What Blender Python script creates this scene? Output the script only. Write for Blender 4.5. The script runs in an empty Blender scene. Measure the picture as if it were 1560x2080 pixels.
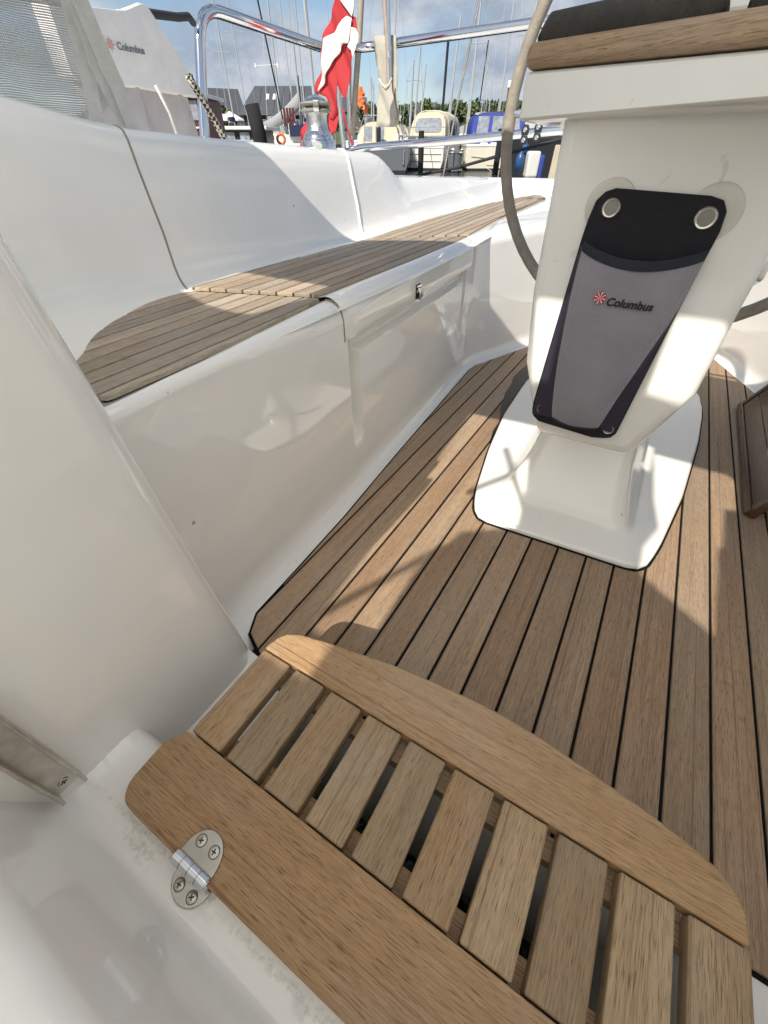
import bpy, math, random
from mathutils import Vector, Matrix
R = math.radians
random.seed(7)
sc = bpy.context.scene
col = sc.collection

# ---------------------------------------------------------------- camera
TH, YAW, CAMZ = math.atan(722/835), -math.atan(657/math.hypot(835, 722)), 0.62
fwd = Vector((math.sin(YAW)*math.cos(TH), math.cos(YAW)*math.cos(TH), -math.sin(TH)))
rgt = Vector((math.cos(YAW), -math.sin(YAW), 0)); upv = rgt.cross(fwd)
cd = bpy.data.cameras.new('camera'); cam = bpy.data.objects.new('camera', cd); col.objects.link(cam)
cd.sensor_fit = 'VERTICAL'; cd.sensor_height = 24; cd.lens = 835/2080*24
cd.clip_start = 0.01; cd.clip_end = 3000
cam.matrix_world = Matrix.Translation((0, 0, CAMZ)) @ Matrix((rgt, upv, -fwd)).transposed().to_4x4()
sc.camera = cam

# ---------------------------------------------------------------- sky, sun, exposure
SUN_EL, SUN_AZ = R(44), R(2)          # light travels towards +y (aft), slightly to port
w = bpy.data.worlds.new('World'); sc.world = w; w.use_nodes = True
nt = w.node_tree; nt.nodes.clear()
def N(t, typ, **kw):
    n = t.nodes.new(typ)
    for k, v in kw.items():
        if k in n.inputs: n.inputs[k].default_value = v
        else: setattr(n, k, v)
    return n
sky = N(nt, 'ShaderNodeTexSky', sky_type='NISHITA', sun_disc=False, sun_elevation=SUN_EL, sun_rotation=R(180), altitude=10, air_density=1.0, dust_density=0.8, ozone_density=1.6)
tc = N(nt, 'ShaderNodeTexCoord'); mp = N(nt, 'ShaderNodeMapping'); mp.inputs['Scale'].default_value = (1, 1, 1.9)
mp.inputs['Location'].default_value = (.35, .12, .3)
nz = N(nt, 'ShaderNodeTexNoise', Scale=4.2, Detail=9, Roughness=.55, Distortion=.3)
rp = N(nt, 'ShaderNodeValToRGB'); rp.color_ramp.elements[0].position = .43; rp.color_ramp.elements[1].position = .58
nz2 = N(nt, 'ShaderNodeTexNoise', Scale=5.5, Detail=6, Roughness=.6)
rp2 = N(nt, 'ShaderNodeValToRGB'); rp2.color_ramp.elements[0].color = (3.0, 3.6, 4.5, 1); rp2.color_ramp.elements[1].color = (6.0, 6.2, 6.6, 1)
rp2.color_ramp.elements[0].position = .42; rp2.color_ramp.elements[1].position = .62
mx = N(nt, 'ShaderNodeMix', data_type='RGBA'); bg = N(nt, 'ShaderNodeBackground', Strength=.05); wo = N(nt, 'ShaderNodeOutputWorld')
L = nt.links.new
L(tc.outputs['Generated'], mp.inputs['Vector']); L(mp.outputs[0], nz.inputs['Vector']); L(mp.outputs[0], nz2.inputs['Vector'])
L(nz.outputs['Fac'], rp.inputs[0]); L(nz2.outputs['Fac'], rp2.inputs[0])
L(rp.outputs[0], mx.inputs['Factor']); L(sky.outputs[0], mx.inputs['A']); L(rp2.outputs[0], mx.inputs['B'])
L(mx.outputs['Result'], bg.inputs[0]); L(bg.outputs[0], wo.inputs[0])
sd = bpy.data.lights.new('sun', 'SUN'); sd.energy = 2.3; sd.angle = R(.55); sd.color = (1, .94, .84)
so = bpy.data.objects.new('sun', sd); col.objects.link(so)
SD = Vector((math.sin(SUN_AZ)*math.cos(SUN_EL), math.cos(SUN_AZ)*math.cos(SUN_EL), -math.sin(SUN_EL)))
so.rotation_euler = SD.to_track_quat('-Z', 'Y').to_euler(); so.location = (0, -8, 8)
vs = sc.view_settings; vs.view_transform = 'Standard'; vs.look = 'None'; vs.gamma = 1; vs.exposure = 1.30; vs.use_curve_mapping = False
sc.cycles.max_bounces = 12; sc.cycles.diffuse_bounces = 5; sc.cycles.glossy_bounces = 4; sc.cycles.transparent_max_bounces = 16

# ---------------------------------------------------------------- materials
def newmat(name):
    m = bpy.data.materials.new(name); m.use_nodes = True
    t = m.node_tree; b = t.nodes['Principled BSDF']
    return m, t, b
def plain(name, c, rough=.5, metal=0, spec=.5, noise=.0, nscale=20, bump=0, bscale=200, coat=0):
    m, t, b = newmat(name); l = t.links.new
    b.inputs['Base Color'].default_value = (*c, 1); b.inputs['Roughness'].default_value = rough; b.inputs['Metallic'].default_value = metal
    b.inputs['Specular IOR Level'].default_value = spec; b.inputs['Coat Weight'].default_value = coat
    co = N(t, 'ShaderNodeTexCoord')
    if noise:
        n = N(t, 'ShaderNodeTexNoise', Scale=nscale, Detail=6, Roughness=.65); l(co.outputs['Object'], n.inputs['Vector'])
        r = N(t, 'ShaderNodeMapRange'); r.inputs['From Min'].default_value = .3; r.inputs['From Max'].default_value = .7
        r.inputs['To Min'].default_value = 1-noise; r.inputs['To Max'].default_value = 1+noise*.5; l(n.outputs['Fac'], r.inputs['Value'])
        x = N(t, 'ShaderNodeVectorMath', operation='SCALE'); x.inputs[0].default_value = c; l(r.outputs[0], x.inputs['Scale']); l(x.outputs[0], b.inputs['Base Color'])
    if bump:
        n2 = N(t, 'ShaderNodeTexNoise', Scale=bscale, Detail=3); l(co.outputs['Object'], n2.inputs['Vector'])
        bp = N(t, 'ShaderNodeBump', Strength=bump, Distance=.002); l(n2.outputs['Fac'], bp.inputs['Height']); l(bp.outputs[0], b.inputs['Normal'])
    return m
def gelcoat(name, c, rough=.13, dirt=.06, specks=True, stains=()):
    m, t, b = newmat(name); l = t.links.new
    co = N(t, 'ShaderNodeTexCoord')
    n = N(t, 'ShaderNodeTexNoise', Scale=3.5, Detail=7, Roughness=.62); l(co.outputs['Object'], n.inputs['Vector'])
    r = N(t, 'ShaderNodeMapRange'); r.inputs['From Min'].default_value = .3; r.inputs['From Max'].default_value = .7; r.inputs['To Min'].default_value = 1-dirt; r.inputs['To Max'].default_value = 1
    l(n.outputs['Fac'], r.inputs['Value'])
    x = N(t, 'ShaderNodeVectorMath', operation='SCALE'); x.inputs[0].default_value = c; l(r.outputs[0], x.inputs['Scale'])
    last = x.outputs[0]
    if specks:
        v = N(t, 'ShaderNodeTexVoronoi', Scale=17, Randomness=1); l(co.outputs['Object'], v.inputs['Vector'])
        ns = N(t, 'ShaderNodeTexNoise', Scale=120, Detail=2); l(co.outputs['Object'], ns.inputs['Vector'])
        rad = N(t, 'ShaderNodeMath', operation='MULTIPLY'); l(v.outputs['Color'], rad.inputs[0]); rad.inputs[1].default_value = .085
        ad = N(t, 'ShaderNodeMath', operation='MULTIPLY_ADD'); l(ns.outputs['Fac'], ad.inputs[0]); ad.inputs[1].default_value = .09; l(v.outputs['Distance'], ad.inputs[2])
        lt = N(t, 'ShaderNodeMath', operation='LESS_THAN'); l(ad.outputs[0], lt.inputs[0])
        o2 = N(t, 'ShaderNodeMath', operation='ADD'); l(rad.outputs[0], o2.inputs[0]); o2.inputs[1].default_value = .022; l(o2.outputs[0], lt.inputs[1])
        k = N(t, 'ShaderNodeMath', operation='MULTIPLY'); l(lt.outputs[0], k.inputs[0]); k.inputs[1].default_value = .62
        mm = N(t, 'ShaderNodeMix', data_type='RGBA'); l(k.outputs[0], mm.inputs['Factor']); l(last, mm.inputs['A']); mm.inputs['B'].default_value = (.12, .11, .09, 1); last = mm.outputs['Result']
    mps = N(t, 'ShaderNodeMapping'); mps.inputs['Scale'].default_value = (30, 85, 30); mps.inputs['Rotation'].default_value = (.5, .3, .8); l(co.outputs['Object'], mps.inputs['Vector'])
    nsc = N(t, 'ShaderNodeTexNoise', Scale=1, Detail=3, Distortion=1.2); l(mps.outputs[0], nsc.inputs['Vector'])
    big = N(t, 'ShaderNodeTexNoise', Scale=2.3, Detail=2); l(co.outputs['Object'], big.inputs['Vector'])
    sc1 = N(t, 'ShaderNodeMapRange'); l(nsc.outputs['Fac'], sc1.inputs[0]); sc1.inputs['From Min'].default_value = .70; sc1.inputs['From Max'].default_value = .76; sc1.inputs['To Max'].default_value = .3
    sc2 = N(t, 'ShaderNodeMapRange'); l(big.outputs['Fac'], sc2.inputs[0]); sc2.inputs['From Min'].default_value = .48; sc2.inputs['From Max'].default_value = .6
    sc3 = N(t, 'ShaderNodeMath', operation='MULTIPLY'); l(sc1.outputs[0], sc3.inputs[0]); l(sc2.outputs[0], sc3.inputs[1])
    ms_ = N(t, 'ShaderNodeMix', data_type='RGBA'); l(sc3.outputs[0], ms_.inputs['Factor']); l(last, ms_.inputs['A']); ms_.inputs['B'].default_value = (.30, .27, .22, 1); last = ms_.outputs['Result']
    for (px_, py_, pz_), (rx_, ry_), amt in stains:      # grime with a shape of its own
        mp_ = N(t, 'ShaderNodeMapping'); mp_.vector_type = 'POINT'; mp_.inputs['Location'].default_value = (-px_/rx_, -py_/ry_, -pz_/.1); mp_.inputs['Scale'].default_value = (1/rx_, 1/ry_, 10)
        l(co.outputs['Object'], mp_.inputs['Vector']); ln = N(t, 'ShaderNodeVectorMath', operation='LENGTH'); l(mp_.outputs[0], ln.inputs[0])
        gn = N(t, 'ShaderNodeTexNoise', Scale=170, Detail=6, Roughness=.75); l(co.outputs['Object'], gn.inputs['Vector'])
        q1 = N(t, 'ShaderNodeMapRange'); l(ln.outputs['Value'], q1.inputs[0]); q1.inputs['From Min'].default_value = .2; q1.inputs['From Max'].default_value = 1.15; q1.inputs['To Min'].default_value = .62; q1.inputs['To Max'].default_value = .30
        q2 = N(t, 'ShaderNodeMath', operation='SUBTRACT'); l(q1.outputs[0], q2.inputs[0]); l(gn.outputs['Fac'], q2.inputs[1])
        q3 = N(t, 'ShaderNodeMapRange'); l(q2.outputs[0], q3.inputs[0]); q3.inputs['From Min'].default_value = 0; q3.inputs['From Max'].default_value = .30; q3.inputs['To Max'].default_value = amt
        mm = N(t, 'ShaderNodeMix', data_type='RGBA'); l(q3.outputs[0], mm.inputs['Factor']); l(last, mm.inputs['A']); mm.inputs['B'].default_value = (.26, .22, .14, 1); last = mm.outputs['Result']
    l(last, b.inputs['Base Color'])
    nr = N(t, 'ShaderNodeTexNoise', Scale=9, Detail=4); l(co.outputs['Object'], nr.inputs['Vector'])
    rr = N(t, 'ShaderNodeMapRange'); rr.inputs['From Min'].default_value = .35; rr.inputs['From Max'].default_value = .65; rr.inputs['To Min'].default_value = rough*.7; rr.inputs['To Max'].default_value = rough*1.5
    l(nr.outputs['Fac'], rr.inputs['Value']); l(rr.outputs[0], b.inputs['Roughness'])
    nb = N(t, 'ShaderNodeTexNoise', Scale=7, Detail=2); l(co.outputs['Object'], nb.inputs['Vector'])
    bp = N(t, 'ShaderNodeBump', Strength=.035, Distance=.01); l(nb.outputs['Fac'], bp.inputs['Height']); l(bp.outputs[0], b.inputs['Normal'])
    b.inputs['Specular IOR Level'].default_value = .8
    return m
def teak(name, c1, c2, pore, axis='Y', rough=.62, size=1.0, grey=.0, rot=0.0):
    m, t, b = newmat(name); l = t.links.new
    co = N(t, 'ShaderNodeTexCoord'); oi = N(t, 'ShaderNodeObjectInfo')
    rv = N(t, 'ShaderNodeMath', operation='MULTIPLY'); l(oi.outputs['Random'], rv.inputs[0]); rv.inputs[1].default_value = 37.
    of = N(t, 'ShaderNodeVectorMath', operation='ADD'); rmp = N(t, 'ShaderNodeMapping'); rmp.inputs['Rotation'].default_value = (0, 0, rot); l(co.outputs['Object'], rmp.inputs['Vector']); l(rmp.outputs[0], of.inputs[0]); l(rv.outputs[0], of.inputs[1])
    def tex(ac, al, detail=4, rough=.6, dist=0):
        mpn = N(t, 'ShaderNodeMapping'); s = [ac*size]*3; s['XYZ'.index(axis)] = al*size; mpn.inputs['Scale'].default_value = s
        l(of.outputs[0], mpn.inputs['Vector']); n = N(t, 'ShaderNodeTexNoise', Scale=1, Detail=detail, Roughness=rough, Distortion=dist); l(mpn.outputs[0], n.inputs['Vector']); return n.outputs['Fac']
    def mr(v, a, b_, c, d):
        r = N(t, 'ShaderNodeMapRange'); r.inputs['From Min'].default_value = a; r.inputs['From Max'].default_value = b_; r.inputs['To Min'].default_value = c; r.inputs['To Max'].default_value = d
        l(v, r.inputs['Value']); return r.outputs[0]
    band = tex(75, 2.6, 6, .62, .6); fine = tex(880, 30, 3, .7, .2); por = tex(1500, 60, 2, .5); line = tex(260, 1.5, 3, .6, .5); blot = tex(11, 5, 5, .6)
    m1 = N(t, 'ShaderNodeMix', data_type='RGBA'); l(mr(band, .33, .67, 0, 1), m1.inputs['Factor']); m1.inputs['A'].default_value = (*c1, 1); m1.inputs['B'].default_value = (*c2, 1)
    m2 = N(t, 'ShaderNodeMix', data_type='RGBA', blend_type='MULTIPLY'); m2.inputs['Factor'].default_value = 1; l(m1.outputs['Result'], m2.inputs['A'])
    cmb = N(t, 'ShaderNodeCombineColor'); f = mr(fine, .3, .7, .72, 1.16)
    for i in range(3): l(f, cmb.inputs[i])
    l(cmb.outputs[0], m2.inputs['B'])
    m3 = N(t, 'ShaderNodeMix', data_type='RGBA'); l(m2.outputs['Result'], m3.inputs['A']); m3.inputs['B'].default_value = (*pore, 1); l(mr(por, .57, .65, 0, .85), m3.inputs['Factor'])
    m4 = N(t, 'ShaderNodeMix', data_type='RGBA'); l(m3.outputs['Result'], m4.inputs['A']); m4.inputs['B'].default_value = (*pore, 1); l(mr(line, .58, .66, 0, .55), m4.inputs['Factor']); m3 = m4
    g = N(t, 'ShaderNodeMix', data_type='RGBA'); l(m3.outputs['Result'], g.inputs['A']); g.inputs['B'].default_value = (.44, .40, .36, 1); l(mr(blot, .42, .72, 0, grey), g.inputs['Factor'])
    hv = N(t, 'ShaderNodeHueSaturation'); l(g.outputs['Result'], hv.inputs['Color']); l(mr(oi.outputs['Random'], 0, 1, .80, 1.17), hv.inputs['Value'])
    r2 = N(t, 'ShaderNodeMath', operation='FRACT'); r3 = N(t, 'ShaderNodeMath', operation='MULTIPLY'); l(oi.outputs['Random'], r3.inputs[0]); r3.inputs[1].default_value = 7.31; l(r3.outputs[0], r2.inputs[0])
    l(mr(r2.outputs[0], 0, 1, .494, .505), hv.inputs['Hue']); l(mr(r2.outputs[0], 0, 1, 1.10, .93), hv.inputs['Saturation'])
    l(hv.outputs[0], b.inputs['Base Color'])
    b.inputs['Roughness'].default_value = rough; b.inputs['Specular IOR Level'].default_value = .35
    bp = N(t, 'ShaderNodeBump', Strength=.35, Distance=.0006); ad = N(t, 'ShaderNodeMath', operation='SUBTRACT'); l(fine, ad.inputs[0]); l(mr(por, .57, .66, 0, .5), ad.inputs[1])
    l(ad.outputs[0], bp.inputs['Height']); l(bp.outputs[0], b.inputs['Normal'])
    return m
M = {}
M['gel'] = gelcoat('white_gelcoat', (.88, .863, .812), .035)
M['gel2'] = gelcoat('pedestal_gelcoat', (.84, .825, .77), .12)
M['gelrough'] = gelcoat('worn_gelcoat', (.89, .875, .835), .010, .10, stains=[((-.262,-.047,.09),(.05,.014),.6),((-.25,-.036,.09),(.16,.007),.5),((-.06,-.040,.09),(.2,.009),.5),((.12,-.05,.09),(.1,.012),.4)])
M['bead'] = plain('white_sealant', (.76, .75, .70), .35)
M['seam'] = plain('aged_sealant_and_gap_shade', (.30, .26, .19), .55, noise=.2)
M['caulk'] = plain('black_caulk', (.008, .008, .008), .85, spec=.15)
M['floor_teak'] = teak('floor_teak', (.43, .300, .188), (.335, .231, .144), (.15, .10, .066), 'Y', .55, 1, .16)
M['seat_teak'] = teak('weathered_seat_teak', (.47, .37, .26), (.34, .262, .185), (.16, .12, .085), 'Y', .6, 1.15, .42)
M['step_teak'] = teak('step_teak_slats', (.385, .262, .145), (.31, .206, .110), (.125, .072, .037), 'Y', .52, 1, .22)
M['step_teak_x'] = teak('step_teak_boards', (.43, .288, .156), (.35, .227, .118), (.14, .078, .038), 'X', .5, .9, .18)
M['trim_teak'] = teak('trim_teak', (.52, .385, .25), (.41, .295, .185), (.20, .135, .085), 'X', .6, .8, .25, R(31))
M['mahog'] = teak('varnished_hardwood', (.075, .038, .022), (.05, .024, .014), (.03, .014, .01), 'Y', .16, .6, 0)
M['mahog2'] = teak('varnished_edge', (.13, .07, .04), (.09, .05, .03), (.03, .014, .01), 'Y', .2, .6, 0)
M['ss'] = plain('stainless_steel', (.74, .75, .77), .12, 1, noise=.05, nscale=40)
M['ssb'] = plain('brushed_steel', (.47, .45, .41), .22, 1, noise=.12, nscale=90)
M['alu'] = plain('dull_aluminium', (.62, .58, .51), .36, .9, noise=.25, nscale=50)
M['chrome'] = plain('chrome', (.70, .70, .70), .14, 1)
M['knurl'] = plain('knurled_chrome', (.55, .55, .55), .3, 1, bump=.9, bscale=160)
M['dark'] = plain('dark_hole', (.02, .018, .015), .6)
M['blackplastic'] = plain('black_plastic', (.02, .02, .022), .4)
M['greyplastic'] = plain('grey_rubber', (.24, .235, .21), .6)
M['neoprene'] = plain('black_neoprene', (.008, .008, .012), .85, bump=.4, bscale=900)
M['binding'] = plain('navy_binding', (.014, .016, .026), .8, bump=.5, bscale=700)
M['gusset'] = plain('purple_gusset', (.022, .018, .036), .6)
M['red'] = plain('red_thread', (.55, .03, .035), .7)
M['white'] = plain('white_paint', (.8, .8, .78), .5)
M['ink'] = plain('black_thread', (.012, .012, .016), .7)
M['faded_red'] = plain('faded_red_print', (.66, .36, .32), .7)
M['faded_ink'] = plain('faded_grey_print', (.22, .22, .24), .7)
M['leather'] = plain('grey_leather_wrap', (.30, .265, .215), .7, noise=.3, nscale=35, bump=.5, bscale=300)
M['darkleather'] = plain('worn_dark_leather', (.05, .045, .04), .9, noise=.35, nscale=40, bump=.5, bscale=400)
M['strap'] = plain('grey_webbing', (.60, .59, .555), .75, noise=.12, nscale=60, bump=.6, bscale=600)
M['terry'] = plain('white_fabric', (.80, .77, .75), .9, noise=.1, nscale=14, bump=.8, bscale=260)
M['canvas_beige'] = plain('beige_canvas', (.47, .44, .37), .9, noise=.15, nscale=25, bump=.6, bscale=500)
M['flagred'] = plain('red_flag_cloth', (.44, .028, .034), .8, bump=.3, bscale=600)
M['flagwhite'] = plain('white_flag_cloth', (.74, .71, .66), .8, bump=.3, bscale=600)
M['polewood'] = plain('grey_flagpole_wood', (.36, .31, .25), .6, noise=.2, nscale=30)
M['orange'] = plain('orange_plastic', (.85, .17, .04), .5)
M['navy'] = plain('navy_canvas', (.02, .025, .07), .8)
M['bluecanvas'] = plain('blue_canvas', (.03, .055, .30), .7, noise=.1, nscale=3)
M['cream'] = plain('cream_canvas', (.60, .52, .38), .8, noise=.1, nscale=3)
M['hullwhite'] = plain('white_hull', (.72, .71, .66), .3, noise=.06, nscale=2)
M['hullcream'] = plain('cream_hull', (.70, .66, .54), .3, noise=.06, nscale=2)
M['hullgrey'] = plain('grey_hull', (.13, .14, .15), .35)
M['antifoul'] = plain('black_antifouling', (.015, .015, .018), .7)
M['vinyl'] = plain('clear_vinyl_window', (.30, .32, .36), .08, noise=.45, nscale=5)
M['darkglass'] = plain('dark_window_glass', (.035, .045, .055), .06)
M['redpaint'] = plain('red_cabin_paint', (.10, .012, .012), .5)
M['mast'] = plain('painted_mast', (.40, .41, .43), .5)
M['darkmast'] = plain('dark_pole', (.025, .025, .027), .85, spec=.2)
M['roof'] = plain('dark_roof_felt', (.08, .084, .094), .6, noise=.12, nscale=1.5)
M['blackwall'] = plain('black_timber_wall', (.02, .02, .022), .7)
M['greywall'] = plain('grey_timber_wall', (.14, .135, .13), .7)
M['bluefender'] = plain('blue_fender', (.02, .08, .20), .35)
M['sailcover'] = plain('grey_sail_cover', (.33, .33, .33), .8, noise=.12, nscale=4)
M['rope'] = plain('dark_rope', (.03, .03, .035), .8)
M['ropewhite'] = plain('white_rope', (.6, .58, .52), .8)
M['trunk'] = plain('bark', (.09, .07, .05), .9)

def pouch_fabric():
    m, t, b = newmat('grey_woven_pouch_fabric'); l = t.links.new
    co = N(t, 'ShaderNodeTexCoord'); sx = N(t, 'ShaderNodeMapping'); sx.inputs['Rotation'].default_value = (0, R(45), 0); l(co.outputs['Object'], sx.inputs[0])
    ck = N(t, 'ShaderNodeTexChecker', Scale=620); l(sx.outputs[0], ck.inputs['Vector'])
    ck.inputs['Color1'].default_value = (.34, .325, .365, 1); ck.inputs['Color2'].default_value = (.25, .24, .275, 1)
    n = N(t, 'ShaderNodeTexNoise', Scale=18, Detail=4); l(co.outputs['Object'], n.inputs['Vector'])
    mm = N(t, 'ShaderNodeMix', data_type='RGBA', blend_type='MULTIPLY'); mm.inputs['Factor'].default_value = .35; l(ck.outputs[0], mm.inputs['A']); l(n.outputs['Fac'], mm.inputs['B'])
    l(mm.outputs['Result'], b.inputs['Base Color']); b.inputs['Roughness'].default_value = .72; b.inputs['Sheen Weight'].default_value = .3
    bp = N(t, 'ShaderNodeBump', Strength=.6, Distance=.0005); l(ck.outputs['Fac'], bp.inputs['Height']); l(bp.outputs[0], b.inputs['Normal'])
    return m
M['pouch'] = pouch_fabric()
def mesh_fabric():
    m, t, b = newmat('open_weave_mesh'); l = t.links.new
    b.inputs['Base Color'].default_value = (.46, .46, .42, 1); b.inputs['Roughness'].default_value = .8
    co = N(t, 'ShaderNodeTexCoord'); uvs = N(t, 'ShaderNodeSeparateXYZ'); l(co.outputs['UV'], uvs.inputs[0])
    nz = N(t, 'ShaderNodeTexNoise', Scale=5, Detail=2); l(co.outputs['UV'], nz.inputs[0])
    wv = N(t, 'ShaderNodeMath', operation='MULTIPLY_ADD'); l(nz.outputs['Fac'], wv.inputs[0]); wv.inputs[1].default_value = .05; l(uvs.outputs['Y'], wv.inputs[2])
    def sn(v, k):
        a = N(t, 'ShaderNodeMath', operation='MULTIPLY'); l(v, a.inputs[0]); a.inputs[1].default_value = k
        s = N(t, 'ShaderNodeMath', operation='SINE'); l(a.outputs[0], s.inputs[0]); return s.outputs[0]
    s1 = sn(wv.outputs[0], 2*math.pi*52); s2 = sn(uvs.outputs['X'], 2*math.pi*150)
    a = N(t, 'ShaderNodeMath', operation='MULTIPLY_ADD'); l(s2, a.inputs[0]); a.inputs[1].default_value = .45; l(s1, a.inputs[2])
    n2 = N(t, 'ShaderNodeTexNoise', Scale=3, Detail=3); l(co.outputs['UV'], n2.inputs[0])
    th = N(t, 'ShaderNodeMapRange'); l(n2.outputs['Fac'], th.inputs[0]); th.inputs['From Min'].default_value = .35; th.inputs['From Max'].default_value = .65; th.inputs['To Min'].default_value = .35; th.inputs['To Max'].default_value = 1.0
    g = N(t, 'ShaderNodeMath', operation='GREATER_THAN'); l(a.outputs[0], g.inputs[0]); l(th.outputs[0], g.inputs[1])
    tr = N(t, 'ShaderNodeBsdfTransparent'); ms = N(t, 'ShaderNodeMixShader'); l(g.outputs[0], ms.inputs[0]); l(b.outputs[0], ms.inputs[1]); l(tr.outputs[0], ms.inputs[2])
    l(ms.outputs[0], t.nodes['Material Output'].inputs['Surface']); return m
M['mesh'] = mesh_fabric()
def film(name, tint, rough):
    m, t, b = newmat(name); l = t.links.new
    tr = N(t, 'ShaderNodeBsdfTransparent'); tr.inputs[0].default_value = (*tint, 1)
    gl = N(t, 'ShaderNodeBsdfGlossy'); gl.inputs['Roughness'].default_value = rough
    fr = N(t, 'ShaderNodeFresnel', IOR=1.33); ms = N(t, 'ShaderNodeMixShader'); l(fr.outputs[0], ms.inputs[0]); l(tr.outputs[0], ms.inputs[1]); l(gl.outputs[0], ms.inputs[2])
    l(ms.outputs[0], t.nodes['Material Output'].inputs['Surface']); return m
M['wet'] = film('water_film', (.30, .22, .19), .06)
M['suction'] = film('clear_suction_cup', (.93, .925, .90), .12)
def canvas_trans():
    m, t, b = newmat('sprayhood_canvas'); l = t.links.new
    b.inputs['Base Color'].default_value = (.62, .60, .55, 1); b.inputs['Roughness'].default_value = .85
    tr = N(t, 'ShaderNodeBsdfTranslucent'); tr.inputs[0].default_value = (.96, .945, .91, 1); ms = N(t, 'ShaderNodeMixShader'); ms.inputs[0].default_value = .92  # translucency set high so the unseen canvas brightens the shaded cockpit
    l(b.outputs[0], ms.inputs[1]); l(tr.outputs[0], ms.inputs[2]); l(ms.outputs[0], t.nodes['Material Output'].inputs['Surface']); return m
M['sprayhood'] = canvas_trans()
def water_mat():
    m, t, b = newmat('harbour_water'); l = t.links.new
    b.inputs['Base Color'].default_value = (.018, .024, .026, 1); b.inputs['Roughness'].default_value = .07; b.inputs['IOR'].default_value = 1.33
    co = N(t, 'ShaderNodeTexCoord'); n = N(t, 'ShaderNodeTexNoise', Scale=2.2, Detail=5, Roughness=.6); l(co.outputs['Object'], n.inputs[0])
    bp = N(t, 'ShaderNodeBump', Strength=.6, Distance=.12); l(n.outputs['Fac'], bp.inputs['Height']); l(bp.outputs[0], b.inputs['Normal']); return m
M['water'] = water_mat()
def leaf_mat(name, a, c):
    m, t, b = newmat(name); l = t.links.new
    co = N(t, 'ShaderNodeTexCoord'); n = N(t, 'ShaderNodeTexNoise', Scale=.35, Detail=5); l(co.outputs['Object'], n.inputs[0])
    r = N(t, 'ShaderNodeValToRGB'); r.color_ramp.elements[0].color = (*a, 1); r.color_ramp.elements[1].color = (*c, 1); r.color_ramp.elements[0].position = .35; r.color_ramp.elements[1].position = .65
    l(n.outputs['Fac'], r.inputs[0]); l(r.outputs[0], b.inputs['Base Color']); b.inputs['Roughness'].default_value = .7; return m
M['leaf'] = leaf_mat('far_foliage', (.03, .055, .022), (.085, .11, .035))
M['leaf2'] = leaf_mat('pale_foliage', (.07, .10, .03), (.14, .16, .05))
def chequer_rope():
    m, t, b = newmat('chequered_rope'); l = t.links.new
    co = N(t, 'ShaderNodeTexCoord'); ck = N(t, 'ShaderNodeTexChecker', Scale=90); l(co.outputs['Object'], ck.inputs[0]); ck.inputs[1].default_value = (.5, .46, .36, 1); ck.inputs[2].default_value = (.02, .02, .02, 1)
    l(ck.outputs[0], b.inputs['Base Color']); b.inputs['Roughness'].default_value = .8; return m
M['chequer'] = chequer_rope()

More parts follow.
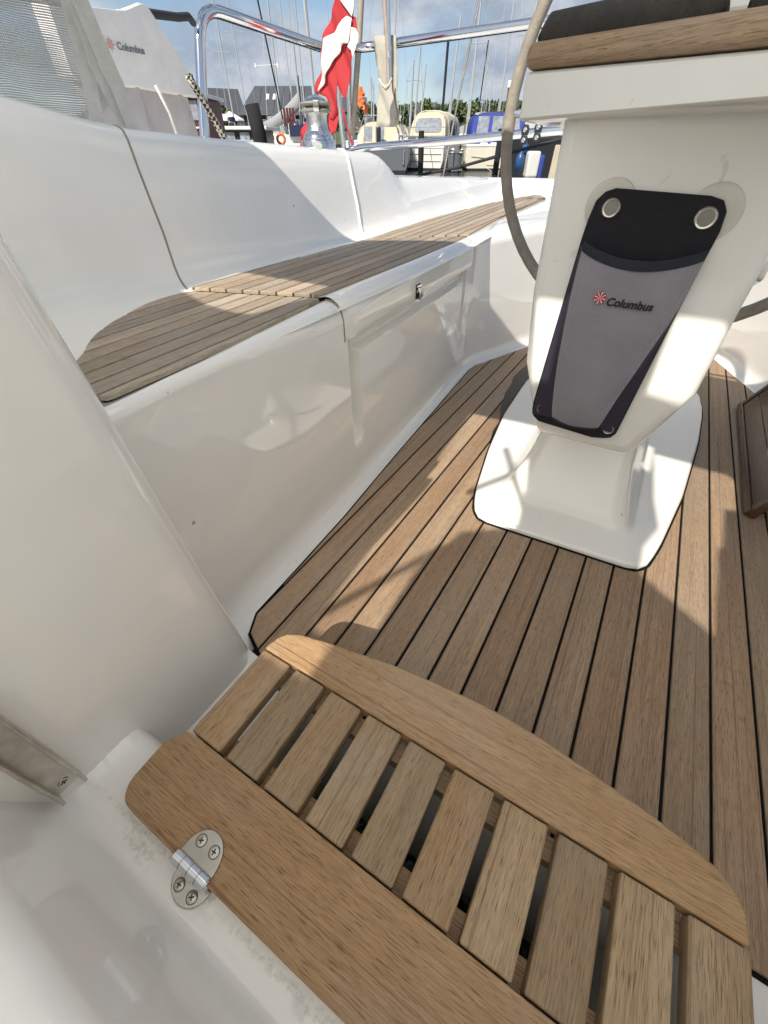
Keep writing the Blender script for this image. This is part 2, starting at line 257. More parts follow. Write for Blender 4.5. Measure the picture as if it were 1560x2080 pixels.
# ---------------------------------------------------------------- mesh helpers
class MB:
    def __init__(s): s.v = []; s.f = []; s.uv = None
    def add(s, vs, fs):
        o = len(s.v); s.v += [tuple(p) for p in vs]; s.f += [tuple(i+o for i in f) for f in fs]; return s
    def box(s, a, b):
        (x0, y0, z0), (x1, y1, z1) = a, b
        return s.add([(x0,y0,z0),(x1,y0,z0),(x1,y1,z0),(x0,y1,z0),(x0,y0,z1),(x1,y0,z1),(x1,y1,z1),(x0,y1,z1)],
                     [(3,2,1,0),(4,5,6,7),(0,1,5,4),(1,2,6,5),(2,3,7,6),(3,0,4,7)])
    def grid(s, rows, closed=False, cap0=False, cap1=False):
        n = len(rows[0]); vs = [p for r in rows for p in r]; fs = []
        for i in range(len(rows)-1):
            for j in range(n if closed else n-1):
                k = (j+1) % n; fs.append((i*n+j, i*n+k, (i+1)*n+k, (i+1)*n+j))
        if cap0: fs.append(tuple(range(n))[::-1])
        if cap1: fs.append(tuple((len(rows)-1)*n+j for j in range(n)))
        return s.add(vs, fs)
    def prism(s, poly, z0, z1, ch=0.0, axis='z', zf=None):
        """polygon extruded; ch = chamfer of the upper rim"""
        n = len(poly); area = sum(poly[i][0]*poly[(i+1)%n][1]-poly[(i+1)%n][0]*poly[i][1] for i in range(n))
        if area < 0: poly = poly[::-1]
        def place(p, z):
            if axis == 'y': return (p[0], -z, p[1])   # polygon in x,z ; extruded towards -y
            return (p[0], p[1], z + (zf(p) if zf else 0))
        rows = [[place(p, z0) for p in poly]]
        if ch:
            rows.append([place(p, z1-ch) for p in poly]); rows.append([place(p, z1) for p in inset(poly, ch)])
        else: rows.append([place(p, z1) for p in poly])
        return s.grid(rows, True, True, True)
    def tube(s, path, r, n=10, caps=True):
        P = [Vector(p) for p in path]; rows = []; ref = None
        rr = r if isinstance(r, (list, tuple)) else [r]*len(P)
        for i, p in enumerate(P):
            d = ((P[min(i+1, len(P)-1)]-P[max(i-1, 0)])).normalized()
            if ref is None:
                ref = Vector((0, 0, 1)) if abs(d.z) < .9 else Vector((1, 0, 0))
            u = (ref - d*ref.dot(d)).normalized(); v = d.cross(u); ref = u
            rows.append([p + (u*math.cos(2*math.pi*k/n) + v*math.sin(2*math.pi*k/n))*rr[i] for k in range(n)])
        return s.grid(rows, True, caps, caps)
    def ribbon(s, path, side, wd, th):
        """flat webbing: path points, side = width direction"""
        P = [Vector(p) for p in path]; sd_ = Vector(side).normalized(); rows = []
        for i, p in enumerate(P):
            d = (P[min(i+1, len(P)-1)]-P[max(i-1, 0)]).normalized(); u = (sd_ - d*sd_.dot(d)).normalized(); n = d.cross(u)
            rows.append([p+u*wd/2+n*th/2, p+u*wd/2-n*th/2, p-u*wd/2-n*th/2, p-u*wd/2+n*th/2])
        return s.grid(rows, True, True, True)
    def lathe(s, prof, c=(0,0,0), n=28, mtx=None, caps=True):
        rows = []
        for r, z in prof:
            row = [Vector((r*math.cos(2*math.pi*k/n), r*math.sin(2*math.pi*k/n), z)) for k in range(n)]
            rows.append([(mtx @ p if mtx else p) + Vector(c) for p in row])
        return s.grid(rows, True, caps, caps)
    def build(s, name, mat, parent=None, smooth=False, bevel=0, seg=3, autosm=None, angle=40):
        me = bpy.data.meshes.new(name); me.from_pydata(s.v, [], s.f); me.validate(); me.update()
        me.materials.append(M[mat] if isinstance(mat, str) else mat)
        o = bpy.data.objects.new(name, me); col.objects.link(o)
        if parent is not None: attach(o, parent)
        if bevel:
            b = o.modifiers.new('bevel', 'BEVEL'); b.width = bevel; b.segments = seg; b.limit_method = 'ANGLE'; b.angle_limit = R(25)
            smooth = True
        if smooth:
            me.shade_smooth()
            if autosm is not False:
                me.set_sharp_from_angle(angle=R(autosm or angle))
        return o
LOCAL = False      # True while a thing is modelled in its own root's coordinates
def world_of(o):
    m = o.matrix_basis.copy()
    return m if o.parent is None else world_of(o.parent) @ o.matrix_parent_inverse @ m
def attach(o, parent):
    o.parent = parent
    if not LOCAL: o.matrix_parent_inverse = world_of(parent).inverted()
    return o
def inset(poly, d):
    n = len(poly); out = []
    for i in range(n):
        a, b, c = Vector(poly[i-1]), Vector(poly[i]), Vector(poly[(i+1) % n])
        e1 = (b-a); e2 = (c-b)
        if e1.length < 1e-9 or e2.length < 1e-9: out.append(tuple(b)); continue
        e1.normalize(); e2.normalize(); n1 = Vector((-e1.y, e1.x)); n2 = Vector((-e2.y, e2.x)); m = n1+n2
        if m.length < 1e-6: out.append(tuple(b)); continue
        m.normalize(); k = d/max(.35, m.dot(n1)); out.append(tuple(b+m*k))
    return out
def clip(poly, nx, ny, c):
    """keep nx*x+ny*y <= c"""
    out = []; n = len(poly)
    for i in range(n):
        p, q = poly[i], poly[(i+1) % n]; dp = nx*p[0]+ny*p[1]-c; dq = nx*q[0]+ny*q[1]-c
        if dp <= 0: out.append(p)
        if (dp < 0 < dq) or (dq < 0 < dp):
            t = dp/(dp-dq); out.append((p[0]+(q[0]-p[0])*t, p[1]+(q[1]-p[1])*t))
    r = []
    for p in out:
        if not r or (abs(p[0]-r[-1][0])+abs(p[1]-r[-1][1])) > 1e-5: r.append(p)
    if len(r) > 1 and abs(r[0][0]-r[-1][0])+abs(r[0][1]-r[-1][1]) < 1e-5: r.pop()
    return r
def ccw(poly):
    n = len(poly); a = sum(poly[i][0]*poly[(i+1)%n][1]-poly[(i+1)%n][0]*poly[i][1] for i in range(n))
    return poly if a > 0 else poly[::-1]
def tag(o, label=None, cat=None, group=None, kind=None):
    if label: o['label'] = label
    if cat: o['category'] = cat
    if group: o['group'] = group
    if kind: o['kind'] = kind
    return o
def empty(name, loc=(0,0,0)):
    o = bpy.data.objects.new(name, None); col.objects.link(o); o.location = loc; o.empty_display_size = .05; return o
def lerp(tab, x):
    if x <= tab[0][0]: return tab[0][1]
    for (a, va), (b, vb) in zip(tab, tab[1:]):
        if x <= b: return va+(vb-va)*(x-a)/(b-a)
    return tab[-1][1]
def smooth01(t): t = max(0, min(1, t)); return t*t*(3-2*t)
def round_poly(poly, r, seg=5):
    out = []; n = len(poly)
    for i in range(n):
        a, b, c = Vector(poly[i-1]), Vector(poly[i]), Vector(poly[(i+1) % n]); rr = r[i] if isinstance(r, (list, tuple)) else r
        d1 = (a-b); d2 = (c-b); k = min(rr, d1.length*.45, d2.length*.45); p = b+d1.normalized()*k; q = b+d2.normalized()*k
        for j in range(seg+1):
            t = j/seg; out.append(tuple(p*(1-t)**2 + b*2*t*(1-t) + q*t*t))
    return out
def text_mesh(txt, size, depth=.0006, shear=.0):
    cu = bpy.data.curves.new('lettering', 'FONT'); cu.body = txt; cu.size = size; cu.extrude = depth; cu.shear = shear; cu.align_x = 'LEFT'; cu.offset = size*.028
    o = bpy.data.objects.new('lettering', cu); col.objects.link(o); dg = bpy.context.evaluated_depsgraph_get()
    me = bpy.data.meshes.new_from_object(o.evaluated_get(dg)); bpy.data.objects.remove(o); return me

# ================================================================ the cockpit
# boat frame: x to port, y aft, z up, z = 0 on top of the teak sole
FL = [(-.352,.196),(-.405,.222),(-.426,.262),(-.431,.378),(-.441,.563),(-.465,.834),(-.495,1.222),(-.517,1.50),(-.512,1.565),(-.403,1.857),(-.18,2.42),
      (.18,2.42),(.403,1.857),(.512,1.565),(.517,1.50),(.495,1.222),(.465,.834),(.441,.563),(.431,.378),(.426,.262),(.405,.222),(.352,.196)]
floor = MB().prism(FL, -.03, -.0035).build('cockpit_floor', 'caulk'); tag(floor, kind='structure')
SEAM = [-.530,-.476,-.422,-.369,-.317,-.264,-.211,-.157,-.103,-.049,.0055,.061,.1135,.169,.224,.279,.335,.389,.443,.497,.551]
FLi = inset(ccw(FL), .005)
for a, b in zip(SEAM, SEAM[1:]):
    p = clip(clip(FLi, -1, 0, -(a+.0022)), 1, 0, b-.0022)
    if len(p) > 2: MB().prism(p, -.012, 0, .0012).build('plank', 'floor_teak', floor)

cockpit = empty('cockpit_moulding', (-.6, .8, 0)); tag(cockpit, kind='structure')

# ---- bench fronts (both sides), with coved foot, vertical face and rounded top
FT = [(.10,-.468),(.22,-.475),(.38,-.492),(.467,-.506),(.677,-.533),(1.09,-.556),(1.40,-.578),(1.546,-.592),(1.75,-.61),(2.0,-.63),(2.75,-.64)]   # inner edge of the seat teak
FB = [(.10,-.415),(.22,-.415),(.262,-.426),(.378,-.431),(.563,-.441),(.834,-.465),(1.222,-.495),(1.50,-.517),(1.565,-.512),(1.857,-.403),(2.42,-.18),(2.75,-.10)]
def smooth_tab(tab, y, k=.035): return sum(lerp(tab, y+d*k) for d in (-1,-.5,0,.5,1))/5
def seat_z(y): return .414 + (.03*(y-1.3) if y > 1.3 else 0)
def groove(y, z):
    g = 0
    if .03 < z < .40:
        fade = smooth01((z-.085)/.10)
        cl = .702; g = max(g, .030*max(0, 1-((y-cl)/.0205)**10)*fade if abs(y-cl) < .0205 else 0)
        g = max(g, .022*max(0, 1-((y-1.44)/.015)**10)*smooth01((z-.12)/.08) if abs(y-1.44) < .015 else 0)
        if .70 < y < 1.45: g = max(g, .020*max(0, 1-((z-.330)/.018)**10) if abs(z-.330) < .018 else 0)
    return g
def bench_rows(sgn):
    rows = []; ys = sorted(set([round(.10+.0106*i, 4) for i in range(251)]+[round(.6788+.0022*i, 4) for i in range(20)]+[round(1.415+.0022*i, 4) for i in range(24)]))
    for y in ys:
        ft = smooth_tab(FT, y); fb = smooth_tab(FB, y); zt = seat_z(y); face = fb-.034; R0 = max(.014, min(.034, face-.004-ft-.008))
        xt = face - .004
        row = [(ft-.02, zt-.006), (ft+.002, zt), ((ft+.002+xt-R0)/2, zt+.001)]
        for k in range(9):
            a = math.pi/2*k/8; row.append((xt-R0+R0*math.sin(a), zt+.001-R0+R0*math.cos(a)))
        ztop = zt-R0; zb = .045
        for k in range(1, 91):
            z = ztop+(zb-ztop)*k/90; row.append((xt+(face-xt)*k/90 - groove(y, z), z))
        for k in range(1, 8):
            a = math.pi/2*k/7; row.append((face+.034*(1-math.cos(a))*.9, zb-(.045+.004)*math.sin(a)))
        row.append((fb+.012, -.0045)); row.append((fb+.03, -.02))
        rows.append([(p[0]*sgn*-1*-1 if sgn > 0 else -p[0], y, p[1]) for p in row])
    return rows
MB().grid(bench_rows(1)).build('bench_front', 'gel', cockpit, True, autosm=60)
MB().grid([r[::-1] for r in bench_rows(-1)]).build('bench_front', 'gel', cockpit, True, autosm=60)

# ---- seats and coamings
BK = [(0,-.805),(.58,-.812),(1.04,-.828),(1.3,-.846),(1.76,-.878),(2.3,-.90),(2.9,-.90)]
CT = [(.0,.715),(.45,.700),(.52,.688),(.60,.673),(.70,.662),(.96,.652),(1.48,.637),(1.655,.633),(1.69,.627),(1.735,.607),(1.80,.572),(1.84,.561),(1.9,.558),(2.9,.530)]
def coaming_row(y, sgn):
    b = lerp(BK, y); zt = smooth_tab(CT, y, .015); h = zt-.414; zs = seat_z(y); h = zt-zs
    prof = [(b+.33, zs-.008), (b+.02, zs), (b-.004, zs+.002), (b-.022, zs+.008), (b-.038, zs+.018), (b-.052, zs+.034), (b-.063, zs+.055),
            (b-.075, zs+.085*h/.24), (b-.095, zs+.135*h/.24), (b-.112, zs+.175*h/.24), (b-.125, zs+.202*h/.24), (b-.137, zs+.219*h/.24), (b-.152, zs+.231*h/.24), (b-.172, zs+.238*h/.24), (b-.20, zt), (b-.25, zt+.001),
            (b-.42, zt-.004), (b-.45, zt-.012), (b-.468, zt-.03), (b-.475, zt-.06), (b-.48, .50), (b-.50, .48), (-2.05, .45), (-2.10, .42), (-2.08, -.35)]
    return [(p[0]*sgn, y, p[1]) for p in prof]
ys = [i*.03 for i in range(99)]
MB().grid([coaming_row(y, 1) for y in ys]).build('coaming', 'gel', cockpit, True, autosm=60)
MB().grid([coaming_row(y, -1)[::-1] for y in ys]).build('coaming', 'gel', cockpit, True, autosm=60)
# stern: inner slope, top and outside
st = []
for i in range(41):
    x = -2.10+4.20*i/40; e = .05*(x/1.8)**2
    st.append([(x, 2.62-e, .43), (x, 2.80-e, .45), (x, 2.86-e, .475), (x, 2.90-e, .510), (x, 2.93-e, .524), (x, 2.98-e, .529), (x, 3.20-e, .524), (x, 3.25-e, .50), (x, 3.27-e, -.35)])
MB().grid(st).build('stern', 'gel', cockpit, True, autosm=60)
# well floor aft of the sole so that nothing is open
MB().box((-1.2, 2.2, -.10), (1.2, 3.0, -.03)).build('stern_sole', 'gel', cockpit)
# sealant beads across the backrest
def bead_path(y_bot, y_top, lift):
    out = []
    for k in range(2, 15):
        t = (k-2)/12; y = y_bot+(y_top-y_bot)*t; p = coaming_row(y, 1)[k]; out.append((p[0]+lift*.8, p[1], p[2]+lift*.6))
    return out
MB().tube(bead_path(.592, .672, -.0012), .0028, 8).build('sealant_seam', 'seam', cockpit, True)
MB().tube(bead_path(1.325, 1.478, .001), .0042, 8).build('sealant_seam', 'bead', cockpit, True)

# ---- seat planks : near section, hinged locker lid, aft section
def strips(poly, ang, pitch, ref, zf, gap=.0040, parent=None, th=.008):
    ux, uy = math.cos(R(ang)), -math.sin(R(ang)) * -1      # across direction
    nx, ny = math.cos(R(ang)), -math.sin(R(ang))
    vals = [nx*p[0]+ny*p[1] for p in poly]; k0 = math.floor((min(vals)-ref)/pitch); k1 = math.ceil((max(vals)-ref)/pitch)
    for k in range(k0, k1):
        a = ref+k*pitch+gap/2; b = ref+(k+1)*pitch-gap/2
        p = clip(clip(ccw(poly), -nx, -ny, -a), nx, ny, b)
        if len(p) > 2:
            n = len(p); ar = abs(sum(p[i][0]*p[(i+1)%n][1]-p[(i+1)%n][0]*p[i][1] for i in range(n)))/2
            if ar > 4e-5: MB().prism(p, -.006, 0, .0009, zf=zf).build('seat_plank', 'seat_teak', parent)
near = [(-.484,.208),(-.490,.30),(-.497,.382),(-.506,.467),(-.535,.668),(-.792,.580),(-.798,.528),(-.783,.47),(-.736,.379),(-.702,.331),(-.669,.298),(-.646,.281),(-.60,.235),(-.56,.205)]
near = round_poly(near, .012, 2)
lid = [(-.541,.676),(-.552,.90),(-.560,1.09),(-.578,1.40),(-.590,1.515),(-.845,1.318),(-.832,1.20),(-.826,1.043),(-.818,.80),(-.800,.590)]
aft = [(-.594,1.55),(-.612,1.75),(-.632,2.0),(-.640,2.70),(-.72,2.86),(-.80,2.6),(-.835,2.28),(-.862,1.90),(-.866,1.666),(-.852,1.335)]
for poly, z0, name in ((near, .4185, 'seat_caulk'), (lid, .4225, 'seat_caulk'), (aft, .4185, 'seat_caulk')):
    zf = (lambda p, z0=z0: z0 + (.03*(p[1]-1.3) if (p[1] > 1.3 and z0 < .42) else 0))
    MB().prism(inset(ccw(poly), .004), -.010, -.0022, zf=zf).build(name, 'caulk', cockpit)
    strips(ccw(poly), {.4225: -4.0}.get(z0, -4.6 if poly is near else -1.5), .0342, -.513, zf, parent=cockpit)

# ---- locker lid : rounded front lip that stands proud of the bench
lidm = []
for i in range(61):
    y = .672+(1.500-.672)*i/60; ft = smooth_tab(FT, y); face = smooth_tab(FB, y)-.034; R0 = max(.014, min(.036, face-.004-ft-.004)); e = min(i, 60-i); pr = .009*min(1, e/1.5)
    xt = face-.004+pr; zt = .421
    row = [(ft-.03, zt-.006), (ft+.004, zt)]
    for k in range(9):
        a = math.pi/2*k/8; row.append((xt-R0+R0*math.sin(a), zt-R0+R0*math.cos(a)))
    row += [(xt+.001, .37), (xt+.001, .350), (xt-.002, .3455), (xt-.010, .344), (face-.03, .344)]
    lidm.append([(p[0], y, p[1]) for p in row])
lid_o = MB().grid(lidm).build('locker_lid', 'gel', cockpit, True, autosm=50)
for yy_ in (.6705, 1.5015):
    ft_ = smooth_tab(FT, yy_); fc_ = smooth_tab(FB, yy_)-.034; R1 = max(.014, min(.034, fc_-.004-ft_-.008))
    MB().tube([(ft_+.004, yy_, .4158)]+[(fc_-.004-R1+R1*math.sin(math.pi/2*k/8), yy_, .4158-R1+R1*math.cos(math.pi/2*k/8)) for k in range(9)]+[(fc_-.0035, yy_, .36), (fc_-.0035, yy_, .345)], .0016, 6).build('lid_gap_shade', 'seam', lid_o, True)  # solid thin line; its beige colour stands for shade in the gap
lx = smooth_tab(FB, 1.015)-.034+.006
MB().box((lx-.02, 1.003, .350), (lx+.0012, 1.029, .382)).build('latch_recess', 'dark', lid_o)
lt = MB(); lt.tube([(lx+.004, 1.016, .374), (lx+.009, 1.016, .362), (lx+.005, 1.016, .350)], .006, 8); lt.tube([(lx+.003, 1.006, .368), (lx+.003, 1.026, .368)], .0035, 8)
lt.box((lx+.002, 1.005, .3765), (lx+.005, 1.027, .381)); lt.build('latch', 'chrome', lid_o, True)

# ---- companionway side wall (left), with raked, rounded aft corner
def wall_rows(sgn):
    rows = []
    for k in range(31):
        z = -.02+.74*k/30; ye = .206-.088*max(0, z); x = .366+.012*max(0, z)*.3
        row = []
        for j in range(9):      # forward part of the inner face
            row.append((x - .03*smooth01((.09-z)/.09)*0, -.75+(ye-.035+.75)*j/8))
        for j in range(1, 9):
            a = math.pi/2*j/8; row.append((x+.035*(1-math.cos(a)), ye-.035+.035*math.sin(a)))
        row.append((x+.3, ye+.002)); row.append((1.15, ye-.02)); 
        rows.append([(-p[0]*sgn, p[1], z) for p in row])
    return rows
MB().grid(wall_rows(1)).build('bulkhead', 'gel', cockpit, True, autosm=50)
MB().grid([r[::-1] for r in wall_rows(-1)]).build('bulkhead', 'gel', cockpit, True, autosm=50)

# ---- companionway sill the step is hinged to (profile swept athwartships)
prof = [(.200,-.0045),(.193,-.006),(.185,-.012),(.180,-.03),(.178,-.55),(.05,-.55),(.040,-.53),(.034,-.10),(.032,.02),(.030,.06),(.026,.078),(.018,.086),(.005,.0885),(-.050,.0885),(-.058,.0892),(-.0635,.0915),(-.0675,.0955),(-.0700,.1015),(-.0720,.1085),(-.0730,.1121),(-.0780,.130),(-.086,.1588),(-.0950,.191),(-.0995,.2072),(-.1010,.2125),(-.1030,.217),(-.1075,.2235),(-.114,.228),(-.123,.230),(-.30,.232),(-.75,.232)]  # deep well under the slats is shaped to turn their gaps dark
rows = []
for i in range(61):
    x = -.40+.80*i/60; c = smooth01((abs(x)-.345)/.03)
    k_ = smooth01((abs(x+.02)-.22)/.05)
    rows.append([(x, p[0], (p[1]*(1-k_)+max(p[1], -.008)*k_ if p[1] < -.008 else p[1])+.010*c**2*(1 if p[0] < .03 else .6)) for p in prof])
MB().grid(rows).build('companionway_sill', 'gelrough', cockpit, True, autosm=60)
MB().box((-.60, -.75, 1.0), (-.37, -.70, 1.0005)).build('cabin_side', 'gel', cockpit)

# ================================================================ slatted step
step = empty('slatted_step', (-.02, .10, .086)); tag(step, 'slatted teak folding step hinged to the companionway sill', 'step')
ZT, TB = .110, .022
hb = [(.262,.0525),(-.292,.0525),(-.300,.0500),(-.312,.0300),(-.312,.018),(-.311,-.016),(-.300,-.030),(-.28,-.0315),(.262,-.0315)]
hb = round_poly(hb, [.002,.006,.004,.012,.01,.02,.014,.01,.004], 4)
MB().prism(hb, ZT-TB, ZT).build('hinge_board', 'step_teak_x', step, bevel=.003)
cb = [(-.297,.1785),(-.296,.186),(-.2925,.200),(-.285,.2115),(-.268,.2205),(-.22,.2315),(-.132,.2475),(-.06,.2555),(0,.2592),(.06,.2565),(.116,.2495),(.17,.2415),(.21,.2335),(.235,.2255),(.249,.2155),(.256,.203),(.258,.190),(.258,.1785)]
MB().prism(cb, ZT-TB, ZT).build('curved_board', 'step_teak_x', step, bevel=.003)
NS = 10; x0, x1 = -.296, .258; pit = (x1-x0+.0105)/NS
for i in range(NS):
    a = x0+i*pit; b = a+pit-.0105
    MB().box((a, .0545, ZT-TB+.002), (b, .1765, ZT-.0006)).build('slat', 'step_teak', step, bevel=.0022)
for y in (.066, .164):
    MB().box((-.285, y-.011, ZT-TB-.018), (.248, y+.011, ZT-TB+.0015)).build('batten', 'step_teak_x', step)
MB().box((-.05, .06, -.005), (-.03, .17, ZT-TB-.018)).build('support_leg', 'step_teak_x', step)
# hinge with two pear shaped leaves, knuckles and screws
hg = empty('hinge', (-.196, -.030, ZT)); attach(hg, step)
HX, HY = -.193, -.0300
def leaf(sgn):
    out = []
    for k in range(19):
        a = math.pi*k/18; out.append((HX+.0212*math.cos(a), HY+sgn*(.005+(.027 if sgn > 0 else .0205)*math.sin(a)**.85)))
    out += [(HX-.0212, HY+sgn*.003), (HX+.0212, HY+sgn*.003)]
    return out
MB().prism(leaf(1), ZT+.0002, ZT+.0026).build('hinge_leaf', 'ssb', hg, bevel=.0008)
MB().prism(leaf(-1), .0890, .0912).build('hinge_leaf', 'ssb', hg, bevel=.0008)
kn = MB()
for k in range(4): kn.tube([(HX-.0212+k*.0107, HY-.001, ZT+.0015), (HX-.0212+k*.0107+.0100, HY-.001, ZT+.0015)], .0068, 16)
kn.tube([(HX-.0214, HY-.001, ZT+.0005), (HX+.0216, HY-.001, ZT+.0005)], .0046, 12)
kn.build('knuckle', 'ss', hg, True)
for sx, sy, z in ((-.0088, .0195, ZT+.0026), (.0088, .0195, ZT+.0026), (-.0088, -.0150, .0912), (.0088, -.0150, .0912)):
    c = (HX+sx, HY+sy, z); s_ = MB(); s_.lathe([(.0048, 0), (.0048, .0006), (.0042, .0011), (.001, .0012)], c, 18); so_ = s_.build('screw', 'alu', hg, True)
    a = random.uniform(0, 1.5); x_ = MB()
    for q in (a, a+math.pi/2):
        dx, dy = math.cos(q), math.sin(q); x_.prism([(c[0]+dx*.0026-dy*.0006, c[1]+dy*.0026+dx*.0006), (c[0]-dx*.0026-dy*.0006, c[1]-dy*.0026+dx*.0006), (c[0]-dx*.0026+dy*.0006, c[1]-dy*.0026-dx*.0006), (c[0]+dx*.0026+dy*.0006, c[1]+dy*.0026-dx*.0006)], z+.0011, z+.0014+random.random()*1e-4)
    x_.build('screw_slot', 'dark', hg)
    ring = MB(); ring.lathe([(.0056, .0), (.0056, .00025), (.0050, .00025), (.0050, 0)], c, 18, None, False); ring.build('screw_rim', 'dark', hg)

# washboard channel on the wall, ends just above the sill
tr = empty('washboard_track', (-.36, -.052, .10)); tag(tr, 'dull aluminium washboard channel fixed upright on the left white wall', 'channel')
MB().box((-.372, -.064, .108), (-.363, -.038, .80)).build('channel_back', 'alu', tr, bevel=.001)
MB().box((-.372, -.0405, .108), (-.352, -.0370, .80)).build('channel_flange', 'alu', tr, bevel=.0008)
MB().box((-.372, -.0650, .108), (-.350, -.0615, .80)).build('channel_flange', 'alu', tr, bevel=.0008)
mt = Matrix.Rotation(R(90), 3, 'Y').to_4x4()
MB().lathe([(.0052, 0), (.0052, .0008), (.0045, .0015), (.001, .0016)], (-.3635, -.051, .122), 18, mt).build('screw', 'ssb', tr, True)
x_ = MB(); x_.box((-.3620, -.0542, .1214), (-.3616, -.0478, .1226)); x_.box((-.36195, -.0516, .1188), (-.36155, -.0504, .1252)); x_.build('screw_slot', 'dark', tr)

# ================================================================ steering pedestal
ped = empty('steering_pedestal', (-.02, 1.05, 0)); tag(ped, 'white steering pedestal with flared foot standing on the teak floor', 'pedestal')
BO = [(-.192,.729),(-.172,.705),(-.154,.701),(.134,.714),(.152,.719),(.170,.740),(.187,.813),(.220,1.020),(.249,1.325),(.257,1.53),(.252,1.63),(.236,1.72),(.15,1.86),(0,1.91),(-.17,1.86),(-.262,1.70),(-.291,1.479),(-.278,1.200),(-.250,.990),(-.213,.795)]
PC = Vector((-.018, 1.02)); NA = 96
def ray_r(poly, a):
    d = Vector((math.cos(a), math.sin(a))); best = 0; n = len(poly)
    for i in range(n):
        p = Vector(poly[i])-PC; q = Vector(poly[(i+1) % n])-PC; e = q-p; den = d.x*e.y-d.y*e.x
        if abs(den) < 1e-12: continue
        t = (p.x*e.y-p.y*e.x)/den; u = (p.x*d.y-p.y*d.x)/den
        if t > 0 and -1e-9 <= u <= 1+1e-9: best = max(best, t)
    return best
BOr = round_poly(BO, .02, 3)
def rrect(hw, ya, yb, r): return round_poly([(PC.x-hw, ya), (PC.x+hw, ya), (PC.x+hw, yb), (PC.x-hw, yb)], r, 6)
MB().prism(inset(ccw(BOr), -.0045), .0002, .0016).build('base_caulk', 'caulk', ped)
lev = [(BOr, 0, .0018), (BOr, 0, .008), (BOr, .003, .0115), (BOr, .008, .0130)]
mid = [(rrect(.152,.772,1.50,.05), .0165), (rrect(.142,.790,1.46,.035), .022), (rrect(.134,.800,1.42,.028), .032), (rrect(.124,.812,1.36,.022), .055), (rrect(.112,.828,1.28,.018), .090), (rrect(.100,.848,1.20,.016), .135), (rrect(.092,.872,1.12,.015), .185), (rrect(.088,.89,1.08,.015), .23)]
rows = []
angs = [2*math.pi*k/NA for k in range(NA)]
for poly, ins, z in lev: rows.append([(PC.x+math.cos(a)*(ray_r(poly, a)-ins), PC.y+math.sin(a)*(ray_r(poly, a)-ins), z) for a in angs])
for poly, z in mid: rows.append([(PC.x+math.cos(a)*ray_r(poly, a), PC.y+math.sin(a)*ray_r(poly, a), z) for a in angs])
MB().grid(rows, True, True, True).build('base', 'gel2', ped, True, autosm=50)
XC = -.025
cpoly = [(-.088,.204),(.082,.204),(.134,.335),(.1335,.45),(.140,.680),(-.160,.680),(-.152,.45),(-.138,.335)]
cpoly = [(p[0]+XC+.002, p[1]) for p in cpoly]
MB().prism(cpoly, -1.10, -.768, axis='y').build('column', 'gel2', ped, bevel=.02, seg=5)
hp = [(-.246,.800),(-.244,.778),(-.10,.692),(.02,.620),(.055,.603),(.085,.603),(.20,.70),(.205,.73),(.205,1.12),(-.246,1.12)]
def tilt(p): return -.0565*(max(-.246, min(.1, p[0]))+.246)
hd = MB(); hr0 = round_poly(ccw(hp), .006, 3)
hd.grid([[(p[0], p[1], .6575) for p in inset(hr0, .004)], [(p[0], p[1], .6605) for p in hr0], [(p[0], p[1], .7020+tilt(p)) for p in hr0], [(p[0], p[1], .7050+tilt(p)) for p in inset(hr0, .004)]], True, True, True)
hd.build('head', 'gel2', ped, True, autosm=50)
MB().prism(round_poly(inset(ccw(hp), -.003), [.02]*2+[.012]*8, 5), .7072, .7315, zf=tilt).build('teak_trim', 'trim_teak', ped, bevel=.0095, seg=5)
def cushion(xa, xb):
    rows = []
    for i in range(33):
        t = i/32; x = xa+(xb-xa)*t; yf = (.778-.6*(x+.244) if x < .055 else .603+.75*max(0, x-.085))+.012; e = min(t, 1-t); h = .027*min(1, (e/.05))**.5 if e > 0 else .010; e2 = .006*(1-min(1, e/.06)); z0 = .7320+tilt((x, 0))
        rows.append([(x, yf+.004+e2, z0), (x, yf-.002+e2, z0+h*.45), (x, yf+.001+e2, z0+h*.72), (x, yf+.007+e2, z0+h*.9), (x, yf+.016+e2, z0+h), (x, yf+.035, z0+h*1.05), (x, yf+.10, z0+h*1.1), (x, yf+.16, z0+h), (x, yf+.175, z0)])
    return rows
MB().grid(cushion(-.240, -.030), False, True, True).build('cushion', 'darkleather', ped, True, autosm=80)
MB().grid(cushion(-.014, .186), False, True, True).build('cushion', 'darkleather', ped, True, autosm=80)
MB().box((-.168, .83, .729), (.12, 1.08, .95)).build('instrument_pod', 'gel2', ped, bevel=.02, seg=4)
MB().box((-.10, 1.10, .64), (.05, 1.155, .76)).build('wheel_boss_housing', 'gel2', ped, bevel=.01)

# wheel behind the pedestal
WC = Vector((-.024, 1.215, .690)); WR = .378
wh = empty('helm', tuple(WC)); tag(wh, 'steering wheel with grey leather wrapped rim behind the pedestal', 'steering wheel')
wp = [(WC.x+WR*math.sin(2*math.pi*k/72), WC.y+.03*math.cos(2*math.pi*k/72), WC.z+WR*math.cos(2*math.pi*k/72)) for k in range(73)]
MB().tube(wp, .0125, 12, False).build('rim', 'leather', wh, True)
for i in (53, 18): MB().tube([wp[i], wp[i+1]], .0137, 12).build('wrap_stitching', 'leather', wh, True)
MB().lathe([(.001, -.03), (.05, -.03), (.055, .0), (.045, .02), (.001, .025)], tuple(WC), 24, Matrix.Rotation(R(90), 3, 'X').to_4x4()).build('hub', 'ss', wh, True)
for k in range(6):
    a = 2*math.pi*(k+.5)/6; MB().tube([tuple(WC+Vector((math.sin(a)*.04, 0, math.cos(a)*.04))), tuple(WC+Vector((math.sin(a)*.37, .02*math.cos(a), math.cos(a)*.37)))], .007, 8).build('spoke', 'ss', wh, True)

